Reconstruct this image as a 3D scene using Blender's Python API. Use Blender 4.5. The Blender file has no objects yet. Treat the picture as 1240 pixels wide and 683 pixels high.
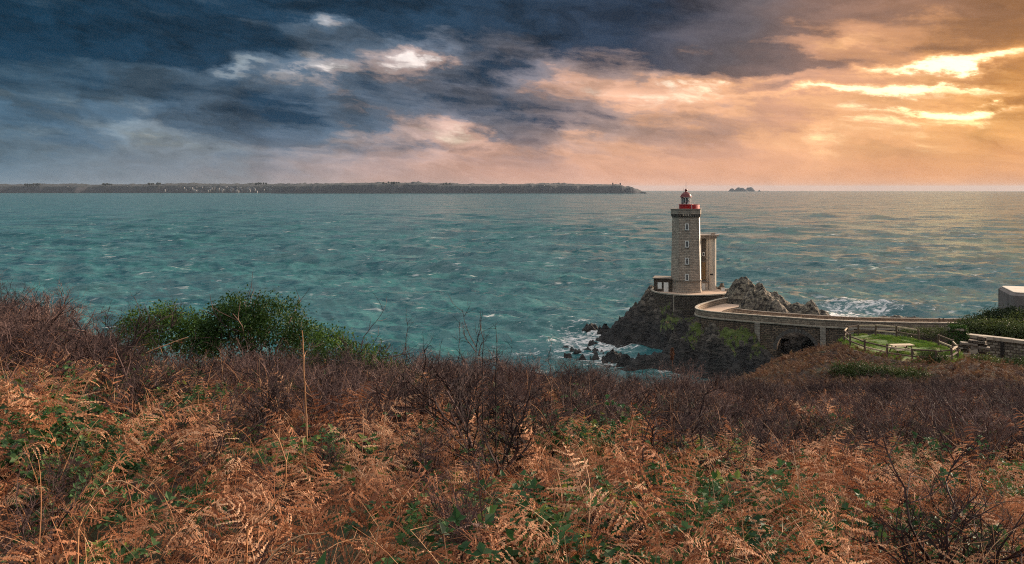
import bpy, bmesh, math, random, os
import numpy as np
from mathutils import Vector, Matrix, Euler

SC = bpy.context.scene
COL = SC.collection
R = math.radians
RNG = random.Random(7)
NPR = np.random.default_rng(11)

# ------------------------------------------------------------------ camera
CAM_Z = 36.0          # eye height above the sea, metres
FOC = 964.0           # focal length in photo pixels (28 mm on 36 mm, 1240 px wide)
EYE = 227.7           # photo row of eye level (the sea horizon dips a little below it)
cam_data = bpy.data.cameras.new("camera")
cam_data.lens = 28.0
cam_data.sensor_width = 36.0
cam_data.shift_y = -(341.5 - EYE) / 1240.0
cam_data.clip_start = 0.05
cam_data.clip_end = 60000.0
cam = bpy.data.objects.new("camera", cam_data)
cam.location = (0, 0, CAM_Z)
cam.rotation_euler = (R(90), 0, 0)
COL.objects.link(cam)
SC.camera = cam

# ------------------------------------------------------------------ world: sunset sky with broken cloud
SUN_AZ, SUN_EL = 58.0, 14.0      # degrees right of the view axis, above the horizon
world = bpy.data.worlds.new("World")
SC.world = world
world.use_nodes = True


class NT:
    """small helper that writes node maths as expressions"""
    def __init__(self, tree):
        self.t = tree
        self.n = tree.nodes
        self.l = tree.links

    def node(self, typ, **kw):
        nd = self.n.new(typ)
        for k, v in kw.items():
            setattr(nd, k, v)
        return nd

    def put(self, sock, v):
        if v is None:
            return
        if isinstance(v, bpy.types.NodeSocket):
            self.l.new(v, sock)
        else:
            if hasattr(sock.default_value, '__len__') and not hasattr(v, '__len__'):
                v = (v,) * len(sock.default_value)
            if hasattr(sock.default_value, '__len__') and len(sock.default_value) == 4 and len(v) == 3:
                v = tuple(v) + (1,)
            sock.default_value = v

    def m(self, op, a, b=None, c=None, clamp=False):
        nd = self.node('ShaderNodeMath', operation=op)
        nd.use_clamp = clamp
        for i, v in enumerate((a, b, c)):
            if v is not None:
                self.put(nd.inputs[i], v)
        return nd.outputs[0]

    def add(self, a, b): return self.m('ADD', a, b)
    def sub(self, a, b): return self.m('SUBTRACT', a, b)
    def mul(self, a, b): return self.m('MULTIPLY', a, b)

    def vm(self, op, a, b=None):
        nd = self.node('ShaderNodeVectorMath', operation=op)
        self.put(nd.inputs[0], a)
        if b is not None:
            self.put(nd.inputs[1], b)
        return nd.outputs[0]

    def xyz(self, v):
        nd = self.node('ShaderNodeSeparateXYZ')
        self.put(nd.inputs[0], v)
        return nd.outputs

    def vec(self, x, y, z):
        nd = self.node('ShaderNodeCombineXYZ')
        for i, v in enumerate((x, y, z)):
            self.put(nd.inputs[i], v)
        return nd.outputs[0]

    def noise(self, v, scale, detail=4, rough=0.55, lac=2.0, dist=0.0, color=False):
        nd = self.node('ShaderNodeTexNoise')
        nd.noise_dimensions = '3D'
        if v is not None:
            self.put(nd.inputs['Vector'], v)
        nd.inputs['Scale'].default_value = scale
        nd.inputs['Detail'].default_value = detail
        nd.inputs['Roughness'].default_value = rough
        nd.inputs['Lacunarity'].default_value = lac
        nd.inputs['Distortion'].default_value = dist
        return nd.outputs['Color' if color else 0]

    def voro(self, v, scale, feature='F1', out='Distance', rand=1.0):
        nd = self.node('ShaderNodeTexVoronoi')
        nd.feature = feature
        if v is not None:
            self.put(nd.inputs['Vector'], v)
        nd.inputs['Scale'].default_value = scale
        nd.inputs['Randomness'].default_value = rand
        return nd.outputs[out]

    def ss(self, v, lo, hi, a=0.0, b=1.0, kind='SMOOTHSTEP'):
        nd = self.node('ShaderNodeMapRange')
        nd.interpolation_type = kind
        self.put(nd.inputs['Value'], v)
        for k, q in (('From Min', lo), ('From Max', hi), ('To Min', a), ('To Max', b)):
            self.put(nd.inputs[k], q)
        return nd.outputs[0]

    def mix(self, f, a, b, blend='MIX'):
        nd = self.node('ShaderNodeMix', data_type='RGBA', blend_type=blend)
        self.put(nd.inputs[0], f)
        self.put(nd.inputs[6], a)
        self.put(nd.inputs[7], b)
        return nd.outputs[2]

    def ramp(self, f, stops, interp='LINEAR'):
        nd = self.node('ShaderNodeValToRGB')
        cr = nd.color_ramp
        cr.interpolation = interp
        while len(cr.elements) < len(stops):
            cr.elements.new(0.5)
        for e, (p, c) in zip(cr.elements, stops):
            e.position = p
            e.color = tuple(c) + (1,)
        self.put(nd.inputs[0], f)
        return nd.outputs[0]

    def geo(self, out): 
        nd = self.node('ShaderNodeNewGeometry')
        return nd.outputs[out]

    def coord(self, out='Object'):
        nd = self.node('ShaderNodeTexCoord')
        return nd.outputs[out]

    def attr(self, name, out='Fac'):
        nd = self.node('ShaderNodeAttribute', attribute_name=name)
        return nd.outputs[out]


def srgb(r, g, b):
    f = lambda c: (c / 255 / 12.92) if c <= 10.31 else ((c / 255 + 0.055) / 1.055) ** 2.4
    return (f(r), f(g), f(b))


def build_sky():
    k = NT(world.node_tree)
    k.n.clear()
    d = k.coord('Generated')
    x, y, z = k.xyz(d)
    A = k.mul(k.m('ARCTAN2', x, y), 57.29578)
    E = k.mul(k.m('ARCSINE', z), 57.29578)
    # cloud texture space: flattened, streaks dipping to the right
    q = k.vec(x, y, k.m('MULTIPLY_ADD', z, 2.5, k.mul(x, 0.30)))
    warp = k.noise(q, 5.0, 7, 0.62, color=True)
    wx, wy, wz = k.xyz(warp)
    A2 = k.m('MULTIPLY_ADD', k.sub(wx, 0.5), 15.0, A)
    E2 = k.m('MULTIPLY_ADD', k.sub(wy, 0.5), 6.5, E)
    q2 = k.vm('ADD', q, k.vm('MULTIPLY', warp, (0.22, 0.22, 0.22)))
    fine = k.noise(q2, 7.5, 9, 0.58)
    toward = k.noise(k.vm('ADD', q2, (0.022, 0.0, -0.03)), 7.5, 9, 0.58)
    q3 = k.vec(k.mul(x, 0.42), k.mul(y, 0.42), k.m('MULTIPLY_ADD', z, 4.4, k.mul(x, 0.42)))
    streak = k.noise(k.vm('ADD', q3, k.vm('MULTIPLY', warp, (0.12, 0.12, 0.12))), 13.0, 7, 0.62)
    # density: 0 = thin lit cloud, 1 = heavy
    D = k.m('MULTIPLY_ADD', k.sub(fine, 0.5), 1.75, 0.47)
    D = k.m('MULTIPLY_ADD', k.sub(streak, 0.5), 0.95, D)
    def ang(px, py):
        a = math.atan((px - 620) / FOC)
        return math.degrees(a), math.degrees(math.atan((231 - py) / FOC * math.cos(a)))
    blobs = SKY_BLOBS
    for (px, py, rx, ry, w) in blobs:
        a, e = ang(px, py)
        sa = rx / FOC * 57.3 * math.cos(R(a)) ** 2
        se = ry / FOC * 57.3 * math.cos(R(a))
        u = k.m('MULTIPLY_ADD', A2, 1 / sa, -a / sa)
        v = k.m('MULTIPLY_ADD', E2, 1 / se, -e / se)
        s2 = k.m('MULTIPLY_ADD', v, v, k.mul(u, u))
        D = k.m('MULTIPLY_ADD', k.m('POWER', 0.36788, s2), w, D)
    # haze near the horizon smooths the cloud away
    hz = k.ss(E, -2.0, 6.0)
    D = k.m('MULTIPLY_ADD', k.sub(D, 0.35), hz, 0.35)
    # closeness to the sun: warms the light
    azd = k.m('ABSOLUTE', k.sub(A2, 38.0))
    azd = k.m('MINIMUM', azd, k.sub(360.0, azd))
    azd = k.m('MAXIMUM', azd, 6.0)
    W = k.ss(k.m('MULTIPLY_ADD', k.m('MAXIMUM', E, 0.0), 0.55, azd), 10.0, 74.0, 1.0, 0.0, 'LINEAR')
    lit = k.ramp(W, [(0.0, srgb(158, 168, 176)), (0.30, srgb(212, 190, 182)), (0.5, srgb(240, 208, 192)), (0.64, srgb(244, 198, 164)),
                     (0.80, srgb(255, 208, 136)), (1.0, srgb(255, 216, 110))])
    mid = k.ramp(W, [(0.0, srgb(104, 126, 140)), (0.2, srgb(126, 138, 148)), (0.38, srgb(176, 156, 152)), (0.54, srgb(218, 174, 154)),
                     (0.70, srgb(240, 182, 144)), (0.86, srgb(246, 184, 134)), (1.0, srgb(246, 180, 110))])
    grey = k.ramp(W, [(0.0, srgb(66, 92, 111)), (0.35, srgb(88, 103, 120)), (0.52, srgb(122, 118, 126)), (0.66, srgb(176, 146, 134)),
                      (0.82, srgb(206, 154, 124)), (1.0, srgb(204, 142, 82))])
    dark = k.ramp(W, [(0.0, srgb(26, 55, 76)), (0.35, srgb(36, 58, 78)), (0.60, srgb(48, 60, 78)), (0.74, srgb(104, 95, 98)),
                      (0.86, srgb(150, 116, 100)), (1.0, srgb(156, 108, 66))])
    c = k.mix(k.ss(D, -0.14, 0.20), lit, mid)
    c = k.mix(k.ss(D, 0.24, 0.60), c, grey)
    c = k.mix(k.ss(D, 0.56, 1.05), c, dark)
    # relief: the side of each billow that faces the low sun is lighter
    rel = k.m('MULTIPLY_ADD', k.sub(toward, fine), k.ss(W, 0.45, 0.8, -3.2, -1.5), 1.02)
    rel = k.m('MINIMUM', k.m('MAXIMUM', rel, 0.6), 1.42)
    c = k.vm('MULTIPLY', c, k.vec(rel, rel, rel))
    # pinker haze low down
    c = k.mix(k.ss(E, 0.0, 4.2, 0.6, 0.0), c, k.ramp(W, [(0.0, srgb(100, 124, 140)), (0.22, srgb(140, 142, 148)), (0.42, srgb(200, 162, 148)), (0.6, srgb(224, 166, 140)), (1.0, srgb(224, 160, 126))]))
    # above the view, brighter cloud is added to lift the light on the land
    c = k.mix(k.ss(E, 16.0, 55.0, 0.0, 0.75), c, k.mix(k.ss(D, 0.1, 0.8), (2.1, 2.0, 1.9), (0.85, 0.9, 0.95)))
    # clear air behind: Nishita sky, thinned by the cloud
    sky = k.node('ShaderNodeTexSky', sky_type='NISHITA')
    sky.sun_disc = False
    sky.sun_elevation = R(SUN_EL)
    sky.sun_rotation = R(SUN_AZ)
    sky.air_density = 1.0
    sky.dust_density = 2.0
    bg1 = k.node('ShaderNodeBackground')
    k.put(bg1.inputs[0], sky.outputs[0])
    k.put(bg1.inputs[1], k.mul(k.ss(D, 0.3, -0.2), 0.05))
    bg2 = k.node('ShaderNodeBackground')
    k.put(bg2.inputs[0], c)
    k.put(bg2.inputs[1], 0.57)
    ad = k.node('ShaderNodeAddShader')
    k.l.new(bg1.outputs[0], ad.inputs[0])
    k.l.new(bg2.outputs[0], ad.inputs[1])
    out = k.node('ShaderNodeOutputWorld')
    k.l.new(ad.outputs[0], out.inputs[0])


SKY_BLOBS = [  # broad cloud masses and rifts: photo column, row, half-widths, weight
    (40, 25, 330, 62, 0.62), (250, 60, 150, 40, 0.22), (420, -5, 240, 24, 0.35),
    (740, 10, 310, 60, 1.15), (900, 72, 105, 18, 0.75), (960, 90, 50, 8, .3), (590, 95, 70, 18, 0.40),
    (430, 132, 300, 22, 0.20), (660, 138, 110, 20, 0.20), (200, 105, 200, 16, 0.10), (180, 185, 420, 30, -0.10),
    (1010, 104, 100, 12, 0.35), (1165, 100, 42, 10, 0.42), (1232, 122, 36, 14, 0.42), (1225, 20, 80, 30, 0.50), (1080, 20, 90, 14, 0.40), (1140, 60, 60, 9, .3), (1000, 75, 70, 8, .35),
    (1000, 0, 50, 14, 0.5), (760, 160, 180, 10, 0.18), (560, 185, 160, 7, 0.15), (930, 150, 130, 8, 0.18),
    (60, 122, 170, 12, -0.14), (378, 28, 26, 12, -0.80), (283, 86, 34, 6, -0.65), (385, 92, 60, 13, -0.68),
    (503, 78, 30, 18, -0.70), (560, 170, 200, 8, -0.20), (780, 112, 150, 22, -0.42), (690, 88, 50, 16, -0.25),
    (1030, 48, 80, 20, -0.35), (1105, 84, 80, 6, -0.62), (1050, 116, 150, 6, -0.50), (1150, 134, 120, 5, -0.50), (1190, 72, 50, 7, -0.45), (930, 100, 90, 8, -0.40), (1080, 150, 160, 8, -0.25),
    (1000, 180, 420, 32, -0.16),
]
build_sky()

# ------------------------------------------------------------------ sun, low and veiled by cloud
sun_d = bpy.data.lights.new("sun", 'SUN')
sun_d.energy = 5.0
sun_d.angle = R(12)
sun_d.color = (1.0, 0.78, 0.58)
sun = bpy.data.objects.new("sun", sun_d)
sdir = Vector((math.sin(R(SUN_AZ)) * math.cos(R(SUN_EL)), math.cos(R(SUN_AZ)) * math.cos(R(SUN_EL)), math.sin(R(SUN_EL))))
sun.rotation_euler = sdir.to_track_quat('Z', 'Y').to_euler()
COL.objects.link(sun)

SC.view_settings.view_transform = 'Standard'
SC.view_settings.look = 'None'
SC.view_settings.exposure = 0.85
SC.view_settings.gamma = 1.0
SC.view_settings.use_curve_mapping = False
SC.render.engine = 'CYCLES'
SC.cycles.use_denoising = False
SC.cycles.filter_width = 1.1
SC.cycles.max_bounces = 6
SC.cycles.diffuse_bounces = 3
SC.cycles.glossy_bounces = 3
SC.cycles.transmission_bounces = 4
SC.cycles.transparent_max_bounces = 6
SC.cycles.volume_bounces = 0
SC.cycles.sample_clamp_indirect = 4.0
EARTH = 6371000.0


def pix(px, py, d):
    """photo pixel at depth d metres -> world point"""
    return Vector(((px - 620) / FOC * d, d, CAM_Z - (py - EYE) / FOC * d))


def pixz(px, py, z):
    """photo pixel on the level z -> world point"""
    d = (CAM_Z - z) * FOC / (py - EYE)
    return Vector(((px - 620) / FOC * d, d, z))


# ------------------------------------------------------------------ numpy noise
_P = NPR.permutation(4096)
_V = NPR.random(4096)


def _h(ix, iy):
    return _V[_P[(ix + _P[iy & 4095]) & 4095]]


def vn(x, y):
    ix = np.floor(x).astype(np.int64)
    iy = np.floor(y).astype(np.int64)
    fx = x - ix
    fy = y - iy
    fx = fx * fx * fx * (fx * (fx * 6 - 15) + 10)
    fy = fy * fy * fy * (fy * (fy * 6 - 15) + 10)
    a = _h(ix, iy); b = _h(ix + 1, iy); c = _h(ix, iy + 1); d = _h(ix + 1, iy + 1)
    return (a * (1 - fx) + b * fx) * (1 - fy) + (c * (1 - fx) + d * fx) * fy


def fbm(x, y, oct=5, rough=0.5, lac=2.03, ridged=False):
    s = 0.0; amp = 1.0; tot = 0.0
    x = np.asarray(x, float); y = np.asarray(y, float)
    for i in range(oct):
        n = vn(x + 17.3 * i, y - 9.1 * i)
        if ridged:
            n = 1 - np.abs(2 * n - 1)
        s = s + amp * n
        tot += amp
        amp *= rough
        x = x * lac; y = y * lac
    return s / tot


def sstep(v, a, b):
    t = np.clip((v - a) / (b - a), 0, 1)
    return t * t * (3 - 2 * t)


# ------------------------------------------------------------------ object helpers
MATS = {}


def mat(name):
    m = bpy.data.materials.new(name)
    m.use_nodes = True
    k = NT(m.node_tree)
    bs = m.node_tree.nodes['Principled BSDF']
    MATS[name] = m
    return m, k, bs


def tag(o, label=None, cat=None, group=None, kind=None):
    if label: o['label'] = label
    if cat: o['category'] = cat
    if group: o['group'] = group
    if kind: o['kind'] = kind
    return o


def mesh_obj(name, verts, faces, material=None, parent=None, smooth=False, loc=None):
    me = bpy.data.meshes.new(name)
    if isinstance(verts, np.ndarray) and isinstance(faces, np.ndarray):
        nf, w = faces.shape
        me.vertices.add(len(verts)); me.vertices.foreach_set('co', verts.astype(np.float32).ravel())
        me.loops.add(nf * w); me.loops.foreach_set('vertex_index', faces.astype(np.int32).ravel())
        me.polygons.add(nf)
        me.polygons.foreach_set('loop_start', np.arange(0, nf * w, w, dtype=np.int32))
        me.update(calc_edges=True)
    else:
        me.from_pydata([tuple(v) for v in verts], [], [tuple(f) for f in faces])
        me.update()
    if smooth:
        me.polygons.foreach_set('use_smooth', [True] * len(me.polygons))
    o = bpy.data.objects.new(name, me)
    if material is not None:
        me.materials.append(MATS[material] if isinstance(material, str) else material)
    COL.objects.link(o)
    if parent is not None:
        o.parent = parent
    if loc is not None:
        o.location = loc
    return o


def empty(name, loc=(0, 0, 0), rz=0.0):
    o = bpy.data.objects.new(name, None)
    o.location = loc
    o.rotation_euler = (0, 0, rz)
    o.empty_display_size = 0.3
    COL.objects.link(o)
    return o


def copy_tree(o, parent=None):
    c = o.copy()
    COL.objects.link(c)
    if parent is not None:
        c.parent = parent
    for ch in o.children:
        copy_tree(ch, c)
    return c


class MB:
    """collects shapes into one mesh"""
    def __init__(self):
        self.v = []; self.f = []

    def box(self, x0, x1, y0, y1, z0, z1, M=None):
        n = len(self.v)
        p = [(x0, y0, z0), (x1, y0, z0), (x1, y1, z0), (x0, y1, z0), (x0, y0, z1), (x1, y0, z1), (x1, y1, z1), (x0, y1, z1)]
        if M is not None:
            p = [tuple(M @ Vector(q)) for q in p]
        self.v += p
        self.f += [tuple(n + i for i in q) for q in ((0, 3, 2, 1), (4, 5, 6, 7), (0, 1, 5, 4), (1, 2, 6, 5), (2, 3, 7, 6), (3, 0, 4, 7))]
        return self

    def lathe(self, prof, seg=24, c=(0, 0), a0=0.0, cap=True, rot=0.0):
        n = len(self.v)
        for (r, z) in prof:
            for i in range(seg):
                a = 2 * math.pi * i / seg + rot
                self.v.append((c[0] + r * math.sin(a), c[1] - r * math.cos(a), z))
        for j in range(len(prof) - 1):
            for i in range(seg):
                i2 = (i + 1) % seg
                self.f.append((n + j * seg + i, n + j * seg + i2, n + (j + 1) * seg + i2, n + (j + 1) * seg + i))
        if cap:
            self.f.append(tuple(n + i for i in reversed(range(seg))))
            self.f.append(tuple(n + (len(prof) - 1) * seg + i for i in range(seg)))
        return self

    def tube(self, pts, rads, seg=6, cap=True):
        n = len(self.v)
        pts = [Vector(p) for p in pts]
        for j, p in enumerate(pts):
            t = (pts[min(j + 1, len(pts) - 1)] - pts[max(j - 1, 0)]).normalized()
            u = t.cross(Vector((0.31, 0.17, 0.93)))
            if u.length < 1e-3:
                u = t.cross(Vector((1, 0, 0)))
            u.normalize()
            w = t.cross(u)
            r = rads[j] if hasattr(rads, '__len__') else rads
            for i in range(seg):
                a = 2 * math.pi * i / seg
                q = p + u * (r * math.cos(a)) + w * (r * math.sin(a))
                self.v.append(tuple(q))
        for j in range(len(pts) - 1):
            for i in range(seg):
                i2 = (i + 1) % seg
                self.f.append((n + j * seg + i, n + j * seg + i2, n + (j + 1) * seg + i2, n + (j + 1) * seg + i))
        if cap:
            self.f.append(tuple(n + i for i in reversed(range(seg))))
            self.f.append(tuple(n + (len(pts) - 1) * seg + i for i in range(seg)))
        return self

    def prism(self, poly, z0, z1):
        n = len(self.v); m = len(poly)
        self.v += [(p[0], p[1], z0) for p in poly] + [(p[0], p[1], z1) for p in poly]
        self.f.append(tuple(n + i for i in reversed(range(m))))
        self.f.append(tuple(n + m + i for i in range(m)))
        for i in range(m):
            j = (i + 1) % m
            self.f.append((n + i, n + j, n + m + j, n + m + i))
        return self

    def build(self, name, material, parent=None, smooth=False, bevel=0.0, loc=None):
        o = mesh_obj(name, self.v, self.f, material, parent, smooth, loc)
        bm = bmesh.new(); bm.from_mesh(o.data)
        bmesh.ops.recalc_face_normals(bm, faces=bm.faces)
        bm.to_mesh(o.data); bm.free()
        if bevel > 0:
            b = o.modifiers.new('bevel', 'BEVEL')
            b.width = bevel; b.segments = 1; b.limit_method = 'ANGLE'; b.angle_limit = R(40)
        return o


def grid_faces(nr, nc):
    i = np.arange(nr * nc).reshape(nr, nc)
    return np.stack([i[:-1, :-1], i[:-1, 1:], i[1:, 1:], i[1:, :-1]], -1).reshape(-1, 4)
# ================================================================== LARGE STRUCTURE: sea, far coast
def sea_material():
    m, k, bs = mat('sea_water')
    P = k.geo('Position')
    foam = k.attr('foam')
    n1 = k.noise(P, 0.035, 4, 0.6)
    n2 = k.noise(k.vm('MULTIPLY', P, (0.45, 1.0, 1.0)), 0.5, 5, 0.65)
    base = k.mix(k.ss(n1, 0.35, 0.65), srgb(42, 88, 93), srgb(58, 108, 108))
    # foam: broken lace
    lace = k.noise(k.vm('MULTIPLY', P, (0.45, 0.8, 1.0)), 1.0, 7, 0.74, dist=0.8)
    fm = k.ss(k.add(foam, k.mul(k.sub(lace, 0.5), 1.5)), 0.44, 0.66)
    # small flecks of broken water on the chop
    fl = k.noise(k.vm('MULTIPLY', P, (0.30, 0.75, 1.0)), 0.33, 6, 0.66, dist=0.5)
    fz = k.noise(P, 0.02, 3, 0.6)
    fm = k.m('MAXIMUM', fm, k.mul(k.ss(k.m('MULTIPLY_ADD', k.sub(fz, 0.5), 0.25, fl), 0.600, 0.72), 0.5))
    col = k.mix(fm, base, (0.72, 0.68, 0.66))
    k.put(bs.inputs['Base Color'], col)
    k.put(bs.inputs['Roughness'], k.ss(fm, 0, 1, 0.18, 0.8))
    bs.inputs['Specular IOR Level'].default_value = 0.40
    bs.inputs['IOR'].default_value = 1.333
    # wind chop: slopes at several scales, the same at every distance
    def slope(scale, stretch, amp, det, rough):
        v = k.vm('SUBTRACT', k.noise(k.vm('MULTIPLY', P, (stretch, 1.0, 1.0)), scale, det, rough, color=True), (0.5, 0.5, 0.5))
        return k.vm('MULTIPLY', v, (amp * 0.6, amp * 1.2, 0.0))
    sl = k.vm('ADD', slope(0.03, 0.45, 3.8, 8, 0.97), slope(0.3, 0.5, 1.0, 4, 0.7))
    nn = k.vm('NORMALIZE', k.vm('ADD', k.geo('Normal'), sl))
    k.l.new(nn, bs.inputs['Normal'])


sea_material()


def build_sea():
    # rows spaced evenly in the view near, coarse far; columns cover 160 degrees
    t = np.linspace(0, 1, 520)
    s_near, s_far = 36 / 95.0, 36 / 21000.0
    dep = 36.0 / (s_near + (s_far - s_near) * t)
    dep = np.concatenate([[40, 60, 80], dep, [23000, 26000, 32000]])
    az = np.concatenate([np.linspace(-85, -37, 60)[:-1], np.linspace(-37, 37, 900), np.linspace(37, 85, 60)[1:]])
    D, AZ = np.meshgrid(dep, np.radians(az), indexing='ij')
    X = D * np.sin(AZ); Y = D * np.cos(AZ)
    Z = -D * D / (2 * EARTH)
    rng = np.random.default_rng(5)
    H = np.zeros_like(X)
    wdir = R(200)   # swell runs up the channel towards the viewer's left
    for i in range(46):
        lam = 2.6 * 1.085 ** i * rng.uniform(0.9, 1.1)
        th = wdir + rng.normal(0, 0.55)
        kk = 2 * math.pi / lam
        amp = 0.0215 * lam ** 0.80 * (1.0 if lam < 30 else 0.6)
        foot = D * D / (36 * 964) * 1.2
        a = amp * np.clip(1.6 - foot * 1.0 / lam, 0, 1)
        ph = kk * (X * math.sin(th) + Y * math.cos(th)) + rng.uniform(0, 6.28)
        ph = ph + 1.2 * np.sin(ph * 0.21 + i)
        H += a * (1 - 2 * np.abs(np.sin(ph * 0.5)) ** 1.2) * 0.9
    calm = 0.75 + 0.5 * fbm(X / 60, Y / 90, 3)
    H *= calm
    Z = Z + H
    # foam: whitecaps on crests, wash round the rocks
    crest = H / (np.std(H) + 1e-6)
    patch = fbm(X / 26, Y / 14, 4, 0.6)
    foam = np.clip((crest - 1.55) * 0.5, 0, 0.55) * sstep(patch, 0.5, 0.68) * (D < 1500)
    foam += 0.30 * sstep(fbm(X / 34 + 40, Y / 16, 4, 0.62), 0.54, 0.72) * sstep(D, 1100, 250)
    foam += 0.20 * sstep(X / D, 0.05, 0.5) * sstep(fbm(X / 30 + 4, Y / 12, 4, 0.62), 0.50, 0.7) * sstep(D, 700, 180)
    def wash(px, py, rx, ry, w):
        c = pixz(px, py, 0)
        x1 = pixz(px + rx, py, 0).x - c.x
        y1 = pixz(px, py - ry, 0).y - c.y
        g = np.exp(-((X - c.x) / x1) ** 2 - ((Y - c.y) / y1) ** 2)
        return w * g
    nz = fbm(X / 9, Y / 6, 5, 0.62)
    for a in ((716, 402, 52, 11, 0.50), (650, 392, 70, 10, 0.36), (790, 436, 70, 16, 0.58), (715, 425, 90, 20, 0.38),
              (630, 412, 60, 10, 0.36), (1040, 366, 34, 6, 0.42), (1000, 374, 60, 10, 0.32), (1100, 378, 160, 10, 0.40), (800, 405, 30, 5, .5), (740, 408, 40, 6, .5), (225, 364, 28, 2.0, 0.85),
              (590, 381, 16, 3, 0.5), (545, 342, 10, 2.5, 0.5), (680, 311, 8, 1.2, 0.8), (870, 452, 60, 8, 0.6), (1000, 380, 45, 8, 0.5)):
        foam += wash(*a) * (0.55 + 0.9 * (nz - 0.3))
    V = np.stack([X, Y, Z], -1).reshape(-1, 3)
    F = grid_faces(*X.shape)
    o = mesh_obj('sea', V, F[:, ::-1].copy(), 'sea_water', smooth=True)
    at = o.data.attributes.new('foam', 'FLOAT', 'POINT')
    at.data.foreach_set('value', np.clip(foam, 0, 0.54).astype(np.float32).ravel())
    tag(o, kind='structure')


build_sea()


def coast_material():
    m, k, bs = mat('coast_land')
    P = k.geo('Position')
    nz = k.xyz(k.geo('Normal'))[2]
    n = k.noise(P, 0.02, 5, 0.6)
    rock = k.mix(k.noise(k.vm('MULTIPLY', P, (1, 1, 0.3)), 0.06, 4), srgb(34, 36, 44), srgb(58, 58, 66))
    green = k.mix(n, srgb(20, 27, 32), srgb(38, 44, 48))
    col = k.mix(k.ss(nz, 0.55, 0.85), rock, green)
    k.put(bs.inputs['Base Color'], col)
    bs.inputs['Roughness'].default_value = 0.95
    m, k, bs = mat('far_wall')
    k.put(bs.inputs['Base Color'], (0.11, 0.11, 0.115))
    m, k, bs = mat('far_roof')
    k.put(bs.inputs['Base Color'], (0.08, 0.085, 0.1))


coast_material()


def coast_height(X, d0, top_rows, seed):
    """top_rows: (px, row) outline of the crest"""
    px = 620 + X / d0 * FOC
    rows = np.interp(px, [a for a, b in top_rows], [b for a, b in top_rows])
    h = CAM_Z - (rows - EYE) / FOC * d0
    return h


def build_coast(name, d0, depth, px0, px1, rows, seed, woods=1.0):
    nx = int((px1 - px0) * 1.6)
    X = (np.linspace(px0, px1, nx) - 620) / FOC * d0
    ty = np.concatenate([[-0.02, 0.0, 0.015, 0.03, 0.05, 0.08], np.linspace(0.11, 1, 22)])
    XX, T = np.meshgrid(X, ty, indexing='ij')
    front = d0 + 90 * (fbm(XX / 160 + seed, XX * 0 + seed, 4) - 0.5) * 2
    YY = front + T * depth
    crest = coast_height(XX, d0, rows, seed)
    shape = np.clip(T / 0.055, 0, 1) ** 0.8 * 0.80 + 0.20 * np.clip((T - 0.05) / 0.3, 0, 1)
    shape *= 1 - 0.9 * sstep(T, 0.7, 1.0)
    n = fbm(XX / 70 + seed * 3, YY / 70, 5, 0.6)
    Z = crest * shape + (n - 0.5) * 14 * (T > 0.0) * np.clip(crest / 40, 0.1, 1)
    wd = np.maximum(0, fbm(XX / 60 + seed * 7, YY / 200, 3) - 0.5) * 30 * fbm(XX / 12, YY / 12, 2) * 2 * woods
    Z += wd * (T > 0.15) * (T < 0.6)
    Z = np.where(T <= 0, -12, Z)
    Z -= YY ** 2 / (2 * EARTH)
    V = np.stack([XX, YY, Z], -1).reshape(-1, 3)
    o = mesh_obj(name, V, grid_faces(*XX.shape), 'coast_land')
    tag(o, kind='structure')
    return o


build_coast('far_coast', 6400.0, 900.0, -160, 420, [(-160, 224), (0, 223), (60, 223), (150, 222.5), (200, 222), (240, 223), (300, 222.5),
            (330, 222), (380, 223), (420, 226)], 3)
build_coast('far_headland', 5600.0, 700.0, 326, 783, [(326, 231), (334, 225), (350, 223), (400, 221.5), (460, 220.5), (500, 220.5), (540, 222),
            (600, 222.5), (660, 221.5), (700, 222.3), (755, 223), (760, 226), (766, 225), (772, 228), (783, 232)], 8, 0.6)


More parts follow.
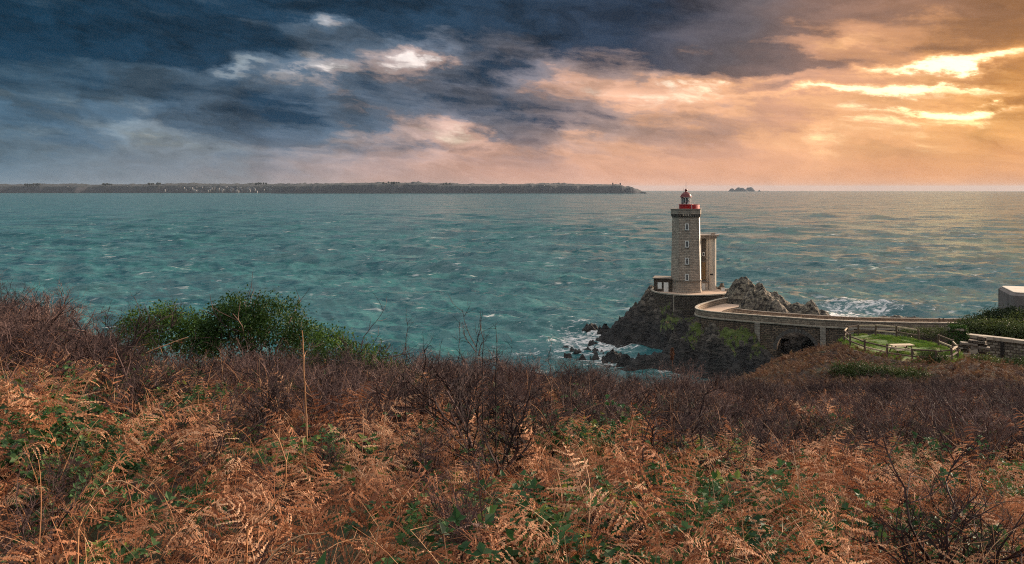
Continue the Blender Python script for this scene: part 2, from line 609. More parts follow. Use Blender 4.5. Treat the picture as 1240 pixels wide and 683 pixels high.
def far_bits():
    # copses and buildings on the far skyline
    def clump(px, row, d, w, h, label, seed):
        c = pix(px, row, d)
        rng = random.Random(seed)
        root = empty('far_copse', (c.x, c.y, c.z - h))
        tag(root, label, 'trees')
        mb = MB()
        n = max(3, int(w / 14))
        for i in range(n):
            x = (i / (n - 1) - 0.5) * w + rng.uniform(-4, 4)
            r = rng.uniform(7, 13)
            z = h * rng.uniform(0.55, 0.95)
            prof = [(0.5, z - r), (r * 0.8, z - r * 0.5), (r, z), (r * 0.7, z + r * 0.5), (0.4, z + r * 0.8)]
            mb.lathe(prof, 7, (x, rng.uniform(-8, 8)))
        tag(mb.build('crown', 'copse', root), kind='stuff')
        for i in range(n):
            x = (i / (n - 1) - 0.5) * w
            MB().lathe([(1.2, -6), (0.8, h * 0.7)], 5, (x, 0)).build('trunk', 'copse', root)
    m, k, bs = mat('copse')
    P = k.geo('Position')
    k.put(bs.inputs['Base Color'], k.mix(k.noise(P, 0.2, 3), srgb(22, 28, 24), srgb(48, 52, 40)))
    bs.inputs['Roughness'].default_value = 0.95
    clump(188, 222, 6450, 90, 22, 'dark clump of trees on the far shore left of the town', 1)
    clump(316, 221.5, 6450, 80, 18, 'dark clump of trees on the far shore above the town', 2)
    clump(474, 220.5, 5700, 110, 22, 'largest dark clump of trees on top of the far headland', 3)
    clump(541, 221.8, 5700, 40, 16, 'small clump of trees on the headland right of the largest one', 4)
    clump(130, 222.6, 6450, 70, 14, 'low row of trees on the far left shoreline', 5)
    clump(40, 223, 6450, 120, 13, 'long low tree row at the far left of the coast', 6)
    # two small towers near the headland's tip
    for px, row, h, lab in ((742, 221.5, 14, 'left of two tiny towers on the tip of the far headland'),
                            (751, 221.8, 12, 'right of two tiny towers on the tip of the far headland')):
        c = pix(px, 224, 5700)
        root = empty('far_tower', (c.x, c.y, c.z))
        tag(root, lab, 'tower', 'towers on the far headland')
        MB().box(-4, 4, -4, 4, -6, h).build('wall', 'coast_land', root)
        MB().box(-4.6, 4.6, -4.6, 4.6, h, h + 2).build('parapet', 'coast_land', root)
    # the town: tiny pale houses stepping up the shore
    rng = random.Random(4)
    def house(w, l, h):
        mb = MB()
        mb.box(-w / 2, w / 2, -l / 2, l / 2, -8, h)
        root = mb
        return root
    protos = []
    for i in range(4):
        w = (9, 12, 8, 15)[i]
        h = (6, 7, 8, 6)[i]
        r = empty('far_house', (0, 0, 0))
        MB().box(-w / 2, w / 2, -4, 4, -10, h).build('wall', 'far_wall', r)
        mb = MB()
        mb.v += [(-w / 2 - .4, -4.6, h), (w / 2 + .4, -4.6, h), (w / 2 + .4, 4.6, h), (-w / 2 - .4, 4.6, h), (-w / 2, 0, h + 4.5), (w / 2, 0, h + 4.5)]
        mb.f += [(0, 1, 5, 4), (2, 3, 4, 5), (0, 4, 3), (1, 2, 5), (0, 3, 2, 1)]
        mb.build('roof', 'far_roof', r)
        protos.append(r)
    for i in range(80):
        o = protos[i] if i < 4 else copy_tree(protos[i % 4])
        px = rng.choice([rng.gauss(268, 26), rng.uniform(205, 328)])
        px = min(max(px, 200), 329)
        t = rng.random()
        row = 232.2 - t * 5.4 + abs(px - 270) / 60
        d = 6280 + t * 160
        c = pix(px, row, d)
        o.location = c
        o.rotation_euler = (0, 0, rng.uniform(-0.6, 0.6))
        tag(o, 'tiny pale house with dark roof in the town on the far shore', 'house', 'houses of the far shore town')
    # sea stacks off the headland
    def stack(px, w, row, d, label, seed):
        rng = random.Random(seed)
        c = pix(px, 231, d)
        W = w / FOC * d
        H = CAM_Z - (row - EYE) / FOC * d + 7.5
        n = 26
        gx = np.linspace(-0.5, 0.5, n)
        GX, GY = np.meshgrid(gx, gx, indexing='ij')
        rr = np.sqrt(GX ** 2 + GY ** 2) * 2
        prof = np.clip(1 - rr ** 1.7, -0.2, 1) ** 1
        z = H * (prof * (0.62 + 0.75 * (fbm(GX * 5 + seed, GY * 5, 4, 0.6) - 0.15)))
        V = np.stack([GX * W, GY * W * 0.8, z], -1).reshape(-1, 3)
        o = mesh_obj('sea_stack', V, grid_faces(n, n), 'coast_land', loc=(c.x, c.y, -d * d / (2 * EARTH) - 2))
        tag(o, label, 'sea stack', 'sea stacks on the horizon')
    stack(886, 9, 227.2, 10500, 'leftmost small sea stack on the horizon beyond the lighthouse', 2)
    stack(897, 19, 226.0, 10500, 'widest sea stack, in the middle of the horizon group', 5)
    stack(908, 14, 225.0, 10700, 'tallest sea stack of the group on the horizon', 9)
    stack(919.5, 5, 230.0, 10500, 'lowest tiny sea stack at the right end of the group', 4)
    stack(707, 3, 230.9, 9000, 'tiny rock at sea right in front of the far coast', 6) if False else None


far_bits()
# ================================================================== LAND: hillside, rocks
LAWN_C = (34.7, 71.6); LAWN_A, LAWN_B, LAWN_Z = 4.0, 6.1, 21.6


def ground(x, y):
    """height of the hillside the viewer stands on"""
    x = np.asarray(x, float); y = np.asarray(y, float)
    t = x / np.maximum(y, 8.0)
    s = np.interp(t, [-0.7, -0.60, -0.52, -0.46, -0.3, -0.1, 0.05, 0.2, 0.3, 0.7],
                  [0.098, 0.102, 0.134, 0.155, 0.168, 0.182, 0.189, 0.208, 0.222, 0.224])
    z = 34.15 - s * y
    e = np.interp(t, [-0.7, -0.45, -0.3, 0.0, 0.2, 0.25, 0.28, 0.33, 0.42, 0.7], [27, 27, 28, 32, 36, 52, 68, 79, 84, 90])
    ex = np.interp(t, [-0.7, 0.25, 0.29, 0.36, 0.42, 0.5, 0.7], [0.55, 0.55, 0.58, 0.5, 0.15, -0.05, -0.09])
    q = (y - e) / 3.0
    z = z - ex * 3.0 * np.where(q > 20, q, np.log1p(np.exp(np.minimum(q, 20))))
    z = z + 3.8 * np.exp(-((x - 33.0) / 12) ** 2 - ((y - 73) / 11) ** 2)
    z = z + 3.8 * np.exp(-((x - 47) / 8) ** 2 - ((y - 95) / 7) ** 2)
    z = z + 6.4 * np.exp(-((x - 69) / 9.5) ** 2 - ((y - 102) / 9) ** 2)
    z = z + 4.6 * np.exp(-((x - 57.5) / 9) ** 2 - ((y - 93) / 8) ** 2)
    z = z + 1.4 * np.exp(-((x - 40) / 8) ** 2 - ((y - 80.5) / 2.2) ** 2)
    z = z + (fbm(x / 5.0 + 3, y / 5.0, 4) - 0.5) * 0.9 * np.clip(y / 10, 0.25, 1)
    r = np.sqrt(((x - LAWN_C[0]) / LAWN_A) ** 2 + ((y - LAWN_C[1]) / LAWN_B) ** 2)
    k = 1 - sstep(r, 1.0, 1.3)
    z = z * (1 - k) + LAWN_Z * k
    return z


def g1(x, y):
    return float(ground(np.array([x]), np.array([y]))[0])


def land_materials():
    m, k, bs = mat('soil')
    P = k.geo('Position')
    n = k.noise(P, 3.0, 6, 0.65)
    c = k.mix(n, srgb(30, 21, 18), srgb(66, 46, 36))
    g = k.noise(P, 0.35, 3)
    c = k.mix(k.ss(g, 0.52, 0.66), c, srgb(48, 50, 30))
    k.put(bs.inputs['Base Color'], c)
    bs.inputs['Roughness'].default_value = 1.0
    bp = k.node('ShaderNodeBump'); bp.inputs['Distance'].default_value = 0.1
    k.put(bp.inputs['Height'], n); k.l.new(bp.outputs[0], bs.inputs['Normal'])

    m, k, bs = mat('sea_rock')
    P = k.geo('Position')
    N = k.xyz(k.geo('Normal'))[2]
    zz = k.xyz(P)[2]
    st = k.noise(k.vm('MULTIPLY', P, (0.5, 0.5, 1.3)), 0.9, 6, 0.68)
    Pw = k.vm('ADD', P, k.vm('MULTIPLY', k.noise(P, 0.5, 4, 0.6, color=True), (3.5, 3.5, 3.5)))
    cr = k.voro(k.vm('MULTIPLY', Pw, (0.35, 0.8, 0.3)), 0.8, 'DISTANCE_TO_EDGE')
    big = k.noise(P, 0.16, 3)
    c = k.mix(k.ss(st, 0.36, 0.66), srgb(20, 18, 18), srgb(104, 95, 86))
    c = k.mix(k.ss(cr, 0.0, 0.05, 0.75, 0), c, srgb(34, 31, 30))
    # pale lichen and weathering on upper dry rock
    lich = k.mul(k.ss(k.add(zz, k.mul(k.sub(big, 0.5), 8.0)), 5.0, 12.0), k.ss(k.noise(P, 1.3, 5, 0.7), 0.44, 0.62))
    c = k.mix(k.mul(lich, 0.85), c, srgb(152, 140, 120))
    # black tide-washed band
    wet = k.ss(k.add(zz, k.mul(k.sub(big, 0.5), 5.0)), 2.0, 6.0, 1.0, 0.0)
    c = k.mix(k.mul(wet, 0.78), c, srgb(30, 28, 29))
    k.put(bs.inputs['Base Color'], c)
    # turf where the ledge is flat
    tf = k.attr('turf')
    tn = k.noise(P, 1.1, 5, 0.65)
    turf = k.ss(k.add(tf, k.mul(k.sub(tn, 0.5), 1.1)), 0.42, 0.6)
    tc = k.mix(k.noise(P, 2.5, 5, 0.7), srgb(44, 58, 24), srgb(100, 112, 48))
    tc = k.mix(k.ss(k.noise(P, 0.7, 3), 0.58, 0.7), tc, srgb(140, 112, 80))
    c2 = k.mix(turf, c, tc)
    k.put(bs.inputs['Base Color'], c2)
    k.put(bs.inputs['Roughness'], k.ss(wet, 0, 1, 0.95, 0.68))
    bp = k.node('ShaderNodeBump'); bp.inputs['Distance'].default_value = 0.9; bp.inputs['Strength'].default_value = 1.0
    k.put(bp.inputs['Height'], k.add(st, k.mul(k.ss(cr, 0, 0.12), 0.25))); k.l.new(bp.outputs[0], bs.inputs['Normal'])

    m, k, bs = mat('turf')
    P = k.geo('Position')
    c = k.mix(k.noise(P, 2.2, 5, 0.7), srgb(48, 76, 26), srgb(96, 122, 46))
    c = k.mix(k.ss(k.noise(P, 0.45, 5, 0.65), 0.5, 0.62), c, srgb(112, 100, 60))
    k.put(bs.inputs['Base Color'], c)
    bs.inputs['Roughness'].default_value = 0.95


land_materials()


def build_hillside():
    xs = np.concatenate([np.linspace(-90, -40, 40)[:-1], np.linspace(-40, 60, 300), np.linspace(60, 170, 90)[1:]])
    ys = np.concatenate([np.linspace(-25, 0, 30)[:-1], np.linspace(0, 90, 300), np.linspace(90, 158, 110)[1:]])
    X, Y = np.meshgrid(xs, ys, indexing='ij')
    Z = np.maximum(ground(X, Y), -6)
    o = mesh_obj('hillside', np.stack([X, Y, Z], -1).reshape(-1, 3), grid_faces(*X.shape), 'soil', smooth=True)
    tag(o, kind='structure')
    # the mown lawn inside the fence, a sheet just above the soil
    V = [(LAWN_C[0], LAWN_C[1], LAWN_Z + 0.03)]
    n = 40
    for i in range(n):
        a = 2 * math.pi * i / n
        V.append((LAWN_C[0] + LAWN_A * 1.02 * math.cos(a), LAWN_C[1] + LAWN_B * 1.02 * math.sin(a), LAWN_Z + 0.02))
    F = [(0, 1 + i, 1 + (i + 1) % n) for i in range(n)]
    tag(mesh_obj('lawn', V, F, 'turf'), kind='structure')


build_hillside()

LH = Vector((43.7, 200.0, 10.0))


def rock_field(X, Y):
    wx = (fbm(X / 7, Y / 7, 4) - 0.5) * 5
    wy = (fbm(X / 7 + 50, Y / 7 + 9, 4) - 0.5) * 5
    x = X + wx; y = Y + wy
    def blob(cx, cy, rx, ry, top, p=1.6, rot=0.0, flat=0.0):
        c, s = math.cos(rot), math.sin(rot)
        u = ((x - cx) * c + (y - cy) * s) / rx
        v = (-(x - cx) * s + (y - cy) * c) / ry
        r = np.sqrt(u * u + v * v)
        r = np.maximum(0, (r - flat) / (1 - flat))
        return (top + 3) * (1 - r ** p) - 3
    H = np.full_like(X, -4.0)
    for b in (blob(45, 203, 15, 18, 9.6, 2.0, 0, 0.45), blob(34.5, 200, 11, 8, 7.6, 1.2), blob(41, 193, 10, 5, 5.6, 1.3),
              blob(28.5, 198, 7.5, 5, 3.4, 1.4), blob(50.5, 182, 7.5, 14, 8.5, 2.0, 0, 0.3),
              blob(44.5, 167, 10.5, 10, 8.4, 1.8, 0.2, 0.25), blob(38.5, 165, 8, 6, 7.2, 1.3, 0.3), blob(33, 162.5, 9.5, 5, 5.2, 1.2, 0.45),
              blob(44, 158.5, 11, 7, 7.2, 1.5, -0.1, 0.1), blob(27, 160.5, 8.5, 3.8, 2.6, 1.3, 0.35), blob(50, 157, 7, 8, 5.6, 1.5), blob(60, 170, 14, 12, 8.0, 1.8),
              blob(78, 158, 26, 20, 9.0, 2.4, 0, 0.4), blob(70, 142, 16, 10, 6.0, 2)):
        H = np.maximum(H, b)
    a = R(35)
    u = X * math.cos(a) + Y * math.sin(a); v = -X * math.sin(a) + Y * math.cos(a)
    rid = fbm(u / 2.2, v / 7.0, 5, 0.6, ridged=True)
    rid2 = fbm(X / 5.5 + 7, Y / 5.5, 5, 0.6, ridged=True)
    step = np.floor(H / 1.3 + rid2 * 1.5) * 1.3
    rid3 = fbm(u / 0.9 + 3, v / 2.6, 4, 0.65, ridged=True)
    calm = 1 - 0.72 * sstep(X, 56, 62)
    H = H * (1 - 0.5 * calm) + step * 0.5 * calm + ((rid - 0.6) * 3.4 + (rid2 - 0.6) * 3.4 + (rid3 - 0.6) * 1.3) * calm
    # chasm under the bridge arch
    ch = np.exp(-((X - 55.3 + (Y - 155) * 0.45) / 4.2) ** 4) * sstep(Y, 135, 142) * (1 - sstep(Y, 164, 172))
    H = H * (1 - ch) + np.minimum(H, -0.3 + rid2 * 2.0) * ch
    return H


def smooth_path(pts, step=0.4):
    pts = [Vector(p) for p in pts]
    out = []
    for i in range(len(pts) - 1):
        p0 = pts[max(i - 1, 0)]; p1 = pts[i]; p2 = pts[i + 1]; p3 = pts[min(i + 2, len(pts) - 1)]
        n = 12
        for j in range(n):
            t = j / n
            out.append(0.5 * ((2 * p1) + (p2 - p0) * t + (2 * p0 - 5 * p1 + 4 * p2 - p3) * t * t + (3 * p1 - p0 - 3 * p2 + p3) * t ** 3))
    out.append(pts[-1])
    return out


NEAR = smooth_path([(50.9, 190), (51.2, 185.4), (46.9, 181), (41.8, 174.4), (39.4, 170.2), (38.6, 166.6), (39.7, 164), (42, 162), (48.7, 158), (54.7, 155),
                    (60, 152.5), (70, 150), (86.4, 148.8), (98, 148)])
FAR = smooth_path([(55.5, 191), (56.4, 185), (52.5, 179.5), (47.5, 174.5), (45.2, 171.3), (45, 169.4), (45.6, 168.1), (46.8, 167), (51.5, 162.8), (57, 159.8),
                   (62, 157.4), (71, 155), (87, 153.8), (98, 153)])
DECK = 9.55


def build_rocks():
    xs = np.arange(12, 112, 0.32); ys = np.arange(138, 228, 0.32)
    X, Y = np.meshgrid(xs, ys, indexing='ij')
    H = rock_field(X, Y)
    # keep rock below the road and the terrace
    nr = np.array([(p.x, p.y) for p in NEAR[::4]]); fr = np.array([(p.x, p.y) for p in FAR[::4]])
    mid = (nr + fr) / 2
    dm = np.min(np.sqrt((X[..., None] - mid[:, 0]) ** 2 + (Y[..., None] - mid[:, 1]) ** 2), -1)
    cap = 8.9 + np.maximum(0, dm - 4.6) * 1.5
    H = np.minimum(H, np.where(dm < 9, cap, 99))
    r = np.sqrt((X - 44.2) ** 2 + (Y - 200.5) ** 2)
    H = np.where(r < 9.6, np.minimum(H, 9.2), H)
    H = np.where((Y < 192.5) & (Y > 176) & (X < 50) , np.minimum(H, 4.6 - np.maximum(0, 192.5 - Y) * 0.35 + np.maximum(0, X - 43) * 0.8 + np.maximum(0, 178 - Y) * 1.5 + rid_noise(X, Y)), H)
    o = mesh_obj('rocky_headland', np.stack([X, Y, H], -1).reshape(-1, 3), grid_faces(*X.shape), 'sea_rock')
    tag(o, kind='structure')
    gz, gx = np.gradient(H, 0.32)
    slope = np.sqrt(gx ** 2 + gz ** 2)
    turf = np.zeros_like(H)
    for (cx, cy, rx, ry, w) in ((45.5, 158.5, 5.5, 4.5, 1.0), (36.5, 164.5, 3.4, 3.6, 0.95), (37.5, 191.5, 3.0, 4.0, 0.9), (42, 190, 4, 3, 0.5)):
        turf = np.maximum(turf, w * np.exp(-(((X - cx) / rx) ** 2 + ((Y - cy) / ry) ** 2) ** 2))
    turf *= 1 - 0.62 * sstep(slope, 1.0, 2.6)
    at = o.data.attributes.new('turf', 'FLOAT', 'POINT')
    at.data.foreach_set('value', turf.astype(np.float32).ravel())


def rid_noise(X, Y):
    return (fbm(X / 3 + 11, Y / 3, 4, 0.6, ridged=True) - 0.5) * 2.4


build_rocks()


def build_crag():
    # lichened crag beside the road, its darker shoulder behind
    def crag(name, cx, cy, rx, ry, base, peaks, label, seed, lich=1.0):
        n = 110
        gx = np.linspace(-1.25, 1.25, n)
        U, V = np.meshgrid(gx, gx, indexing='ij')
        X = U * rx; Y = V * ry
        wob = (fbm(U * 2 + seed, V * 2, 4) - 0.5) * 0.5
        H = np.full_like(X, -4.0)
        for (px_, py_, pr, ph) in peaks:
            r = np.sqrt(((U - px_) / pr) ** 2 + ((V - py_) / pr) ** 2) + wob
            H = np.maximum(H, (ph + 3) * (1 - r ** 1.5) - 3)
        rid = fbm(X / 1.3 + seed, Y / 3.2, 5, 0.62, ridged=True); rid2 = fbm(X / 3.6 + 7 + seed, Y / 3.6, 5, 0.6, ridged=True)
        rid3 = fbm(X / 0.7 + seed, Y / 1.2, 4, 0.6, ridged=True)
        H = H * 0.8 + np.floor(H / 0.7 + rid2) * 0.7 * 0.2 + (rid - 0.55) * 0.8 + (rid2 - 0.55) * 0.7 + (rid3 - 0.55) * 0.6
        H = np.maximum(H, -4)
        V3 = np.stack([X, Y, H], -1).reshape(-1, 3)
        o = mesh_obj(name, V3, grid_faces(n, n), 'sea_rock', loc=(cx, cy, base))
        tag(o, label, 'rock', 'crags beside the lighthouse road')
    crag('rock_crag', 57.0, 172.5, 9.5, 7.0, 9.0, [(-0.30, 0.0, 0.80, 5.2), (0.05, 0.1, 0.75, 4.4), (0.45, -0.1, 0.75, 2.9), (-0.1, -0.5, 0.6, 3.4)],
         'pale lichened rock crag rising beside the road bend', 3)
    crag('rock_crag', 54.6, 184, 7.0, 5.5, 9.0, [(-0.1, 0, 0.85, 6.6), (0.35, 0, 0.7, 5.4)],
         'darker humped rock behind the pale crag, nearest the radar tower', 12)
    crag('rock_crag', 65.5, 168, 6.0, 5.0, 7.5, [(0, 0, 0.9, 3.2), (-0.4, 0, 0.8, 4.4)],
         'low dark rock sloping to the sea right of the pale crag', 21)
    # small skerries in the wash
    def skerry(px, py, w, h, label, seed):
        c = pixz(px, py, 0)
        n = 30
        g = np.linspace(-1, 1, n)
        U, V = np.meshgrid(g, g, indexing='ij')
        r = np.sqrt(U ** 2 + V ** 2) + (fbm(U * 2.5 + seed, V * 2.5, 4) - 0.5) * 0.9
        H = (h + 1) * (1 - r ** 1.4) - 1 + (fbm(U * 4 + seed, V * 3, 4, 0.6, ridged=True) - 0.6) * h
        o = mesh_obj('skerry', np.stack([U * w, V * w * 0.7, np.maximum(H, -1.5)], -1).reshape(-1, 3), grid_faces(n, n), 'sea_rock', loc=(c.x, c.y, 0))
        tag(o, label, 'rock', 'skerries in the wash')
    skerry(716, 396, 2.6, 0.9, 'small wet skerry awash farthest left of the islet', 1)
    skerry(733, 399, 2.0, 1.3, 'small black rock right against the islet foot', 2)
    skerry(741, 430, 2.2, 1.0, 'black skerry at the tip of the near rock spur', 5)
    skerry(757, 436, 1.8, 1.2, 'black rock in the foam just below the near spur', 6)


build_crag()
# ================================================================== BUILDINGS
def box_uv(o):
    me = o.data
    uv = me.uv_layers.new(name='wall')
    for p in me.polygons:
        n = p.normal
        if abs(n.z) > 0.75:
            for li in p.loop_indices:
                c = me.vertices[me.loops[li].vertex_index].co
                uv.data[li].uv = (c.x, c.y)
        else:
            t = Vector((-n.y, n.x, 0)).normalized()
            for li in p.loop_indices:
                c = me.vertices[me.loops[li].vertex_index].co
                uv.data[li].uv = (c.dot(t), c.z)
    return o


def masonry(name, c1, c2, mortar, bw=0.9, bh=0.42, msize=0.03, stain=srgb(60, 54, 48), moss=None, rough_bump=0.06, stain_amt=0.6):
    m, k, bs = mat(name)
    uv = k.coord('UV')
    P = k.geo('Position')
    wob = k.vm('MULTIPLY', k.vm('SUBTRACT', k.noise(P, 1.3, 3, color=True), (0.5, 0.5, 0.5)), (0.10, 0.10, 0))
    br = k.node('ShaderNodeTexBrick')
    k.put(br.inputs['Vector'], k.vm('ADD', uv, wob))
    k.put(br.inputs['Color1'], c1); k.put(br.inputs['Color2'], c2); k.put(br.inputs['Mortar'], mortar)
    br.inputs['Scale'].default_value = 1.0
    br.inputs['Mortar Size'].default_value = msize
    br.inputs['Mortar Smooth'].default_value = 0.3
    br.inputs['Brick Width'].default_value = bw
    br.inputs['Row Height'].default_value = bh
    n = k.noise(P, 0.8, 6, 0.7)
    drip = k.noise(k.vm('MULTIPLY', P, (1.0, 1.0, 0.14)), 1.1, 5, 0.6)
    c = k.mix(k.ss(n, 0.25, 0.75, 0, 0.5), br.outputs[0], k.vm('MULTIPLY', br.outputs[0], (0.55, 0.52, 0.5)))
    c = k.mix(k.ss(drip, 0.5, 0.72, 0, stain_amt), c, stain)
    if moss:
        c = k.mix(k.ss(k.noise(P, 0.5, 5, 0.7), 0.55, 0.68, 0, 0.8), c, moss)
    k.put(bs.inputs['Base Color'], c)
    bs.inputs['Roughness'].default_value = 0.92
    bp = k.node('ShaderNodeBump'); bp.inputs['Distance'].default_value = rough_bump
    k.put(bp.inputs['Height'], k.add(k.mul(k.noise(P, 5.0, 4), 0.5), k.m('SUBTRACT', 1.0, br.outputs['Fac'])))
    k.l.new(bp.outputs[0], bs.inputs['Normal'])


def plain(name, col, rough=0.7, vary=0.25, scale=2.0, stain=None, metal=0.0, vstretch=0.3):
    m, k, bs = mat(name)
    P = k.geo('Position')
    n = k.noise(k.vm('MULTIPLY', P, (1, 1, vstretch)), scale, 5, 0.65)
    c = k.mix(n, tuple(v * (1 - vary) for v in col), tuple(min(1, v * (1 + vary)) for v in col))
    if stain:
        c = k.mix(k.ss(k.noise(k.vm('MULTIPLY', P, (1, 1, 0.2)), scale * 0.6, 5, 0.7), 0.5, 0.7, 0, 0.85), c, stain)
    k.put(bs.inputs['Base Color'], c)
    bs.inputs['Roughness'].default_value = rough
    bs.inputs['Metallic'].default_value = metal


masonry('granite', srgb(196, 178, 160), srgb(158, 144, 130), srgb(112, 102, 94), 0.8, 0.40, 0.025, stain=srgb(112, 100, 88))
masonry('granite_dressed', srgb(172, 158, 142), srgb(150, 138, 126), srgb(100, 92, 86), 1.1, 0.5, 0.02, stain_amt=0.35)
masonry('rubble_dark', srgb(112, 98, 84), srgb(74, 64, 56), srgb(48, 42, 38), 0.7, 0.36, 0.05, stain=srgb(44, 38, 33), moss=srgb(60, 58, 34))
masonry('rubble_bridge', srgb(146, 122, 100), srgb(92, 78, 68), srgb(66, 58, 50), 0.75, 0.36, 0.05, stain=srgb(62, 52, 45), moss=srgb(84, 76, 50))
masonry('rubble_wall', srgb(176, 164, 146), srgb(112, 100, 88), srgb(92, 82, 70), 0.5, 0.28, 0.05, stain=srgb(84, 74, 60), moss=srgb(70, 70, 42))
masonry('parapet_stone', srgb(178, 158, 136), srgb(136, 120, 104), srgb(98, 88, 78), 0.8, 0.36, 0.03, stain=srgb(104, 90, 78), stain_amt=0.5)
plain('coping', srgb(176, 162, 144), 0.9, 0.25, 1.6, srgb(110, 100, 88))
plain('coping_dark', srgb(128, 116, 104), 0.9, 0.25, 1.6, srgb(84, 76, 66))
plain('concrete', srgb(196, 182, 166), 0.85, 0.12, 1.2, srgb(150, 134, 118))
plain('concrete_dark', srgb(126, 116, 108), 0.9, 0.3, 0.9, srgb(74, 66, 62))
plain('white_paint', srgb(232, 228, 220), 0.6, 0.08)
plain('red_paint', srgb(168, 18, 20), 0.45, 0.18, 3.0)
plain('red_dark', srgb(104, 10, 14), 0.45, 0.18, 3.0)
plain('dark_opening', srgb(34, 32, 34), 0.4, 0.2)
plain('brown_panel', srgb(104, 90, 78), 0.8, 0.3, 2.0, srgb(70, 60, 52))
plain('bunker_concrete', srgb(120, 112, 108), 0.95, 0.35, 1.4, srgb(62, 56, 55), vstretch=0.18)
plain('ochre_panel', srgb(150, 118, 78), 0.7, 0.3, 2.5, srgb(96, 72, 50))
plain('road_gravel', srgb(186, 158, 136), 0.95, 0.15, 0.8, srgb(150, 128, 110), vstretch=1.0)
plain('metal_grey', srgb(110, 110, 112), 0.4, 0.1, metal=0.6)
plain('timber', srgb(98, 80, 66), 0.85, 0.3, 3.0, srgb(74, 60, 50))
plain('timber_pale', srgb(196, 176, 148), 0.8, 0.2, 3.0)


def glass_mat():
    m, k, bs = mat('lantern_glass')
    bs.inputs['Transmission Weight'].default_value = 0.92
    bs.inputs['Roughness'].default_value = 0.03
    bs.inputs['IOR'].default_value = 1.08
    m, k, bs = mat('window_glass')
    k.put(bs.inputs['Base Color'], srgb(70, 74, 78))
    bs.inputs['Roughness'].default_value = 0.12


glass_mat()


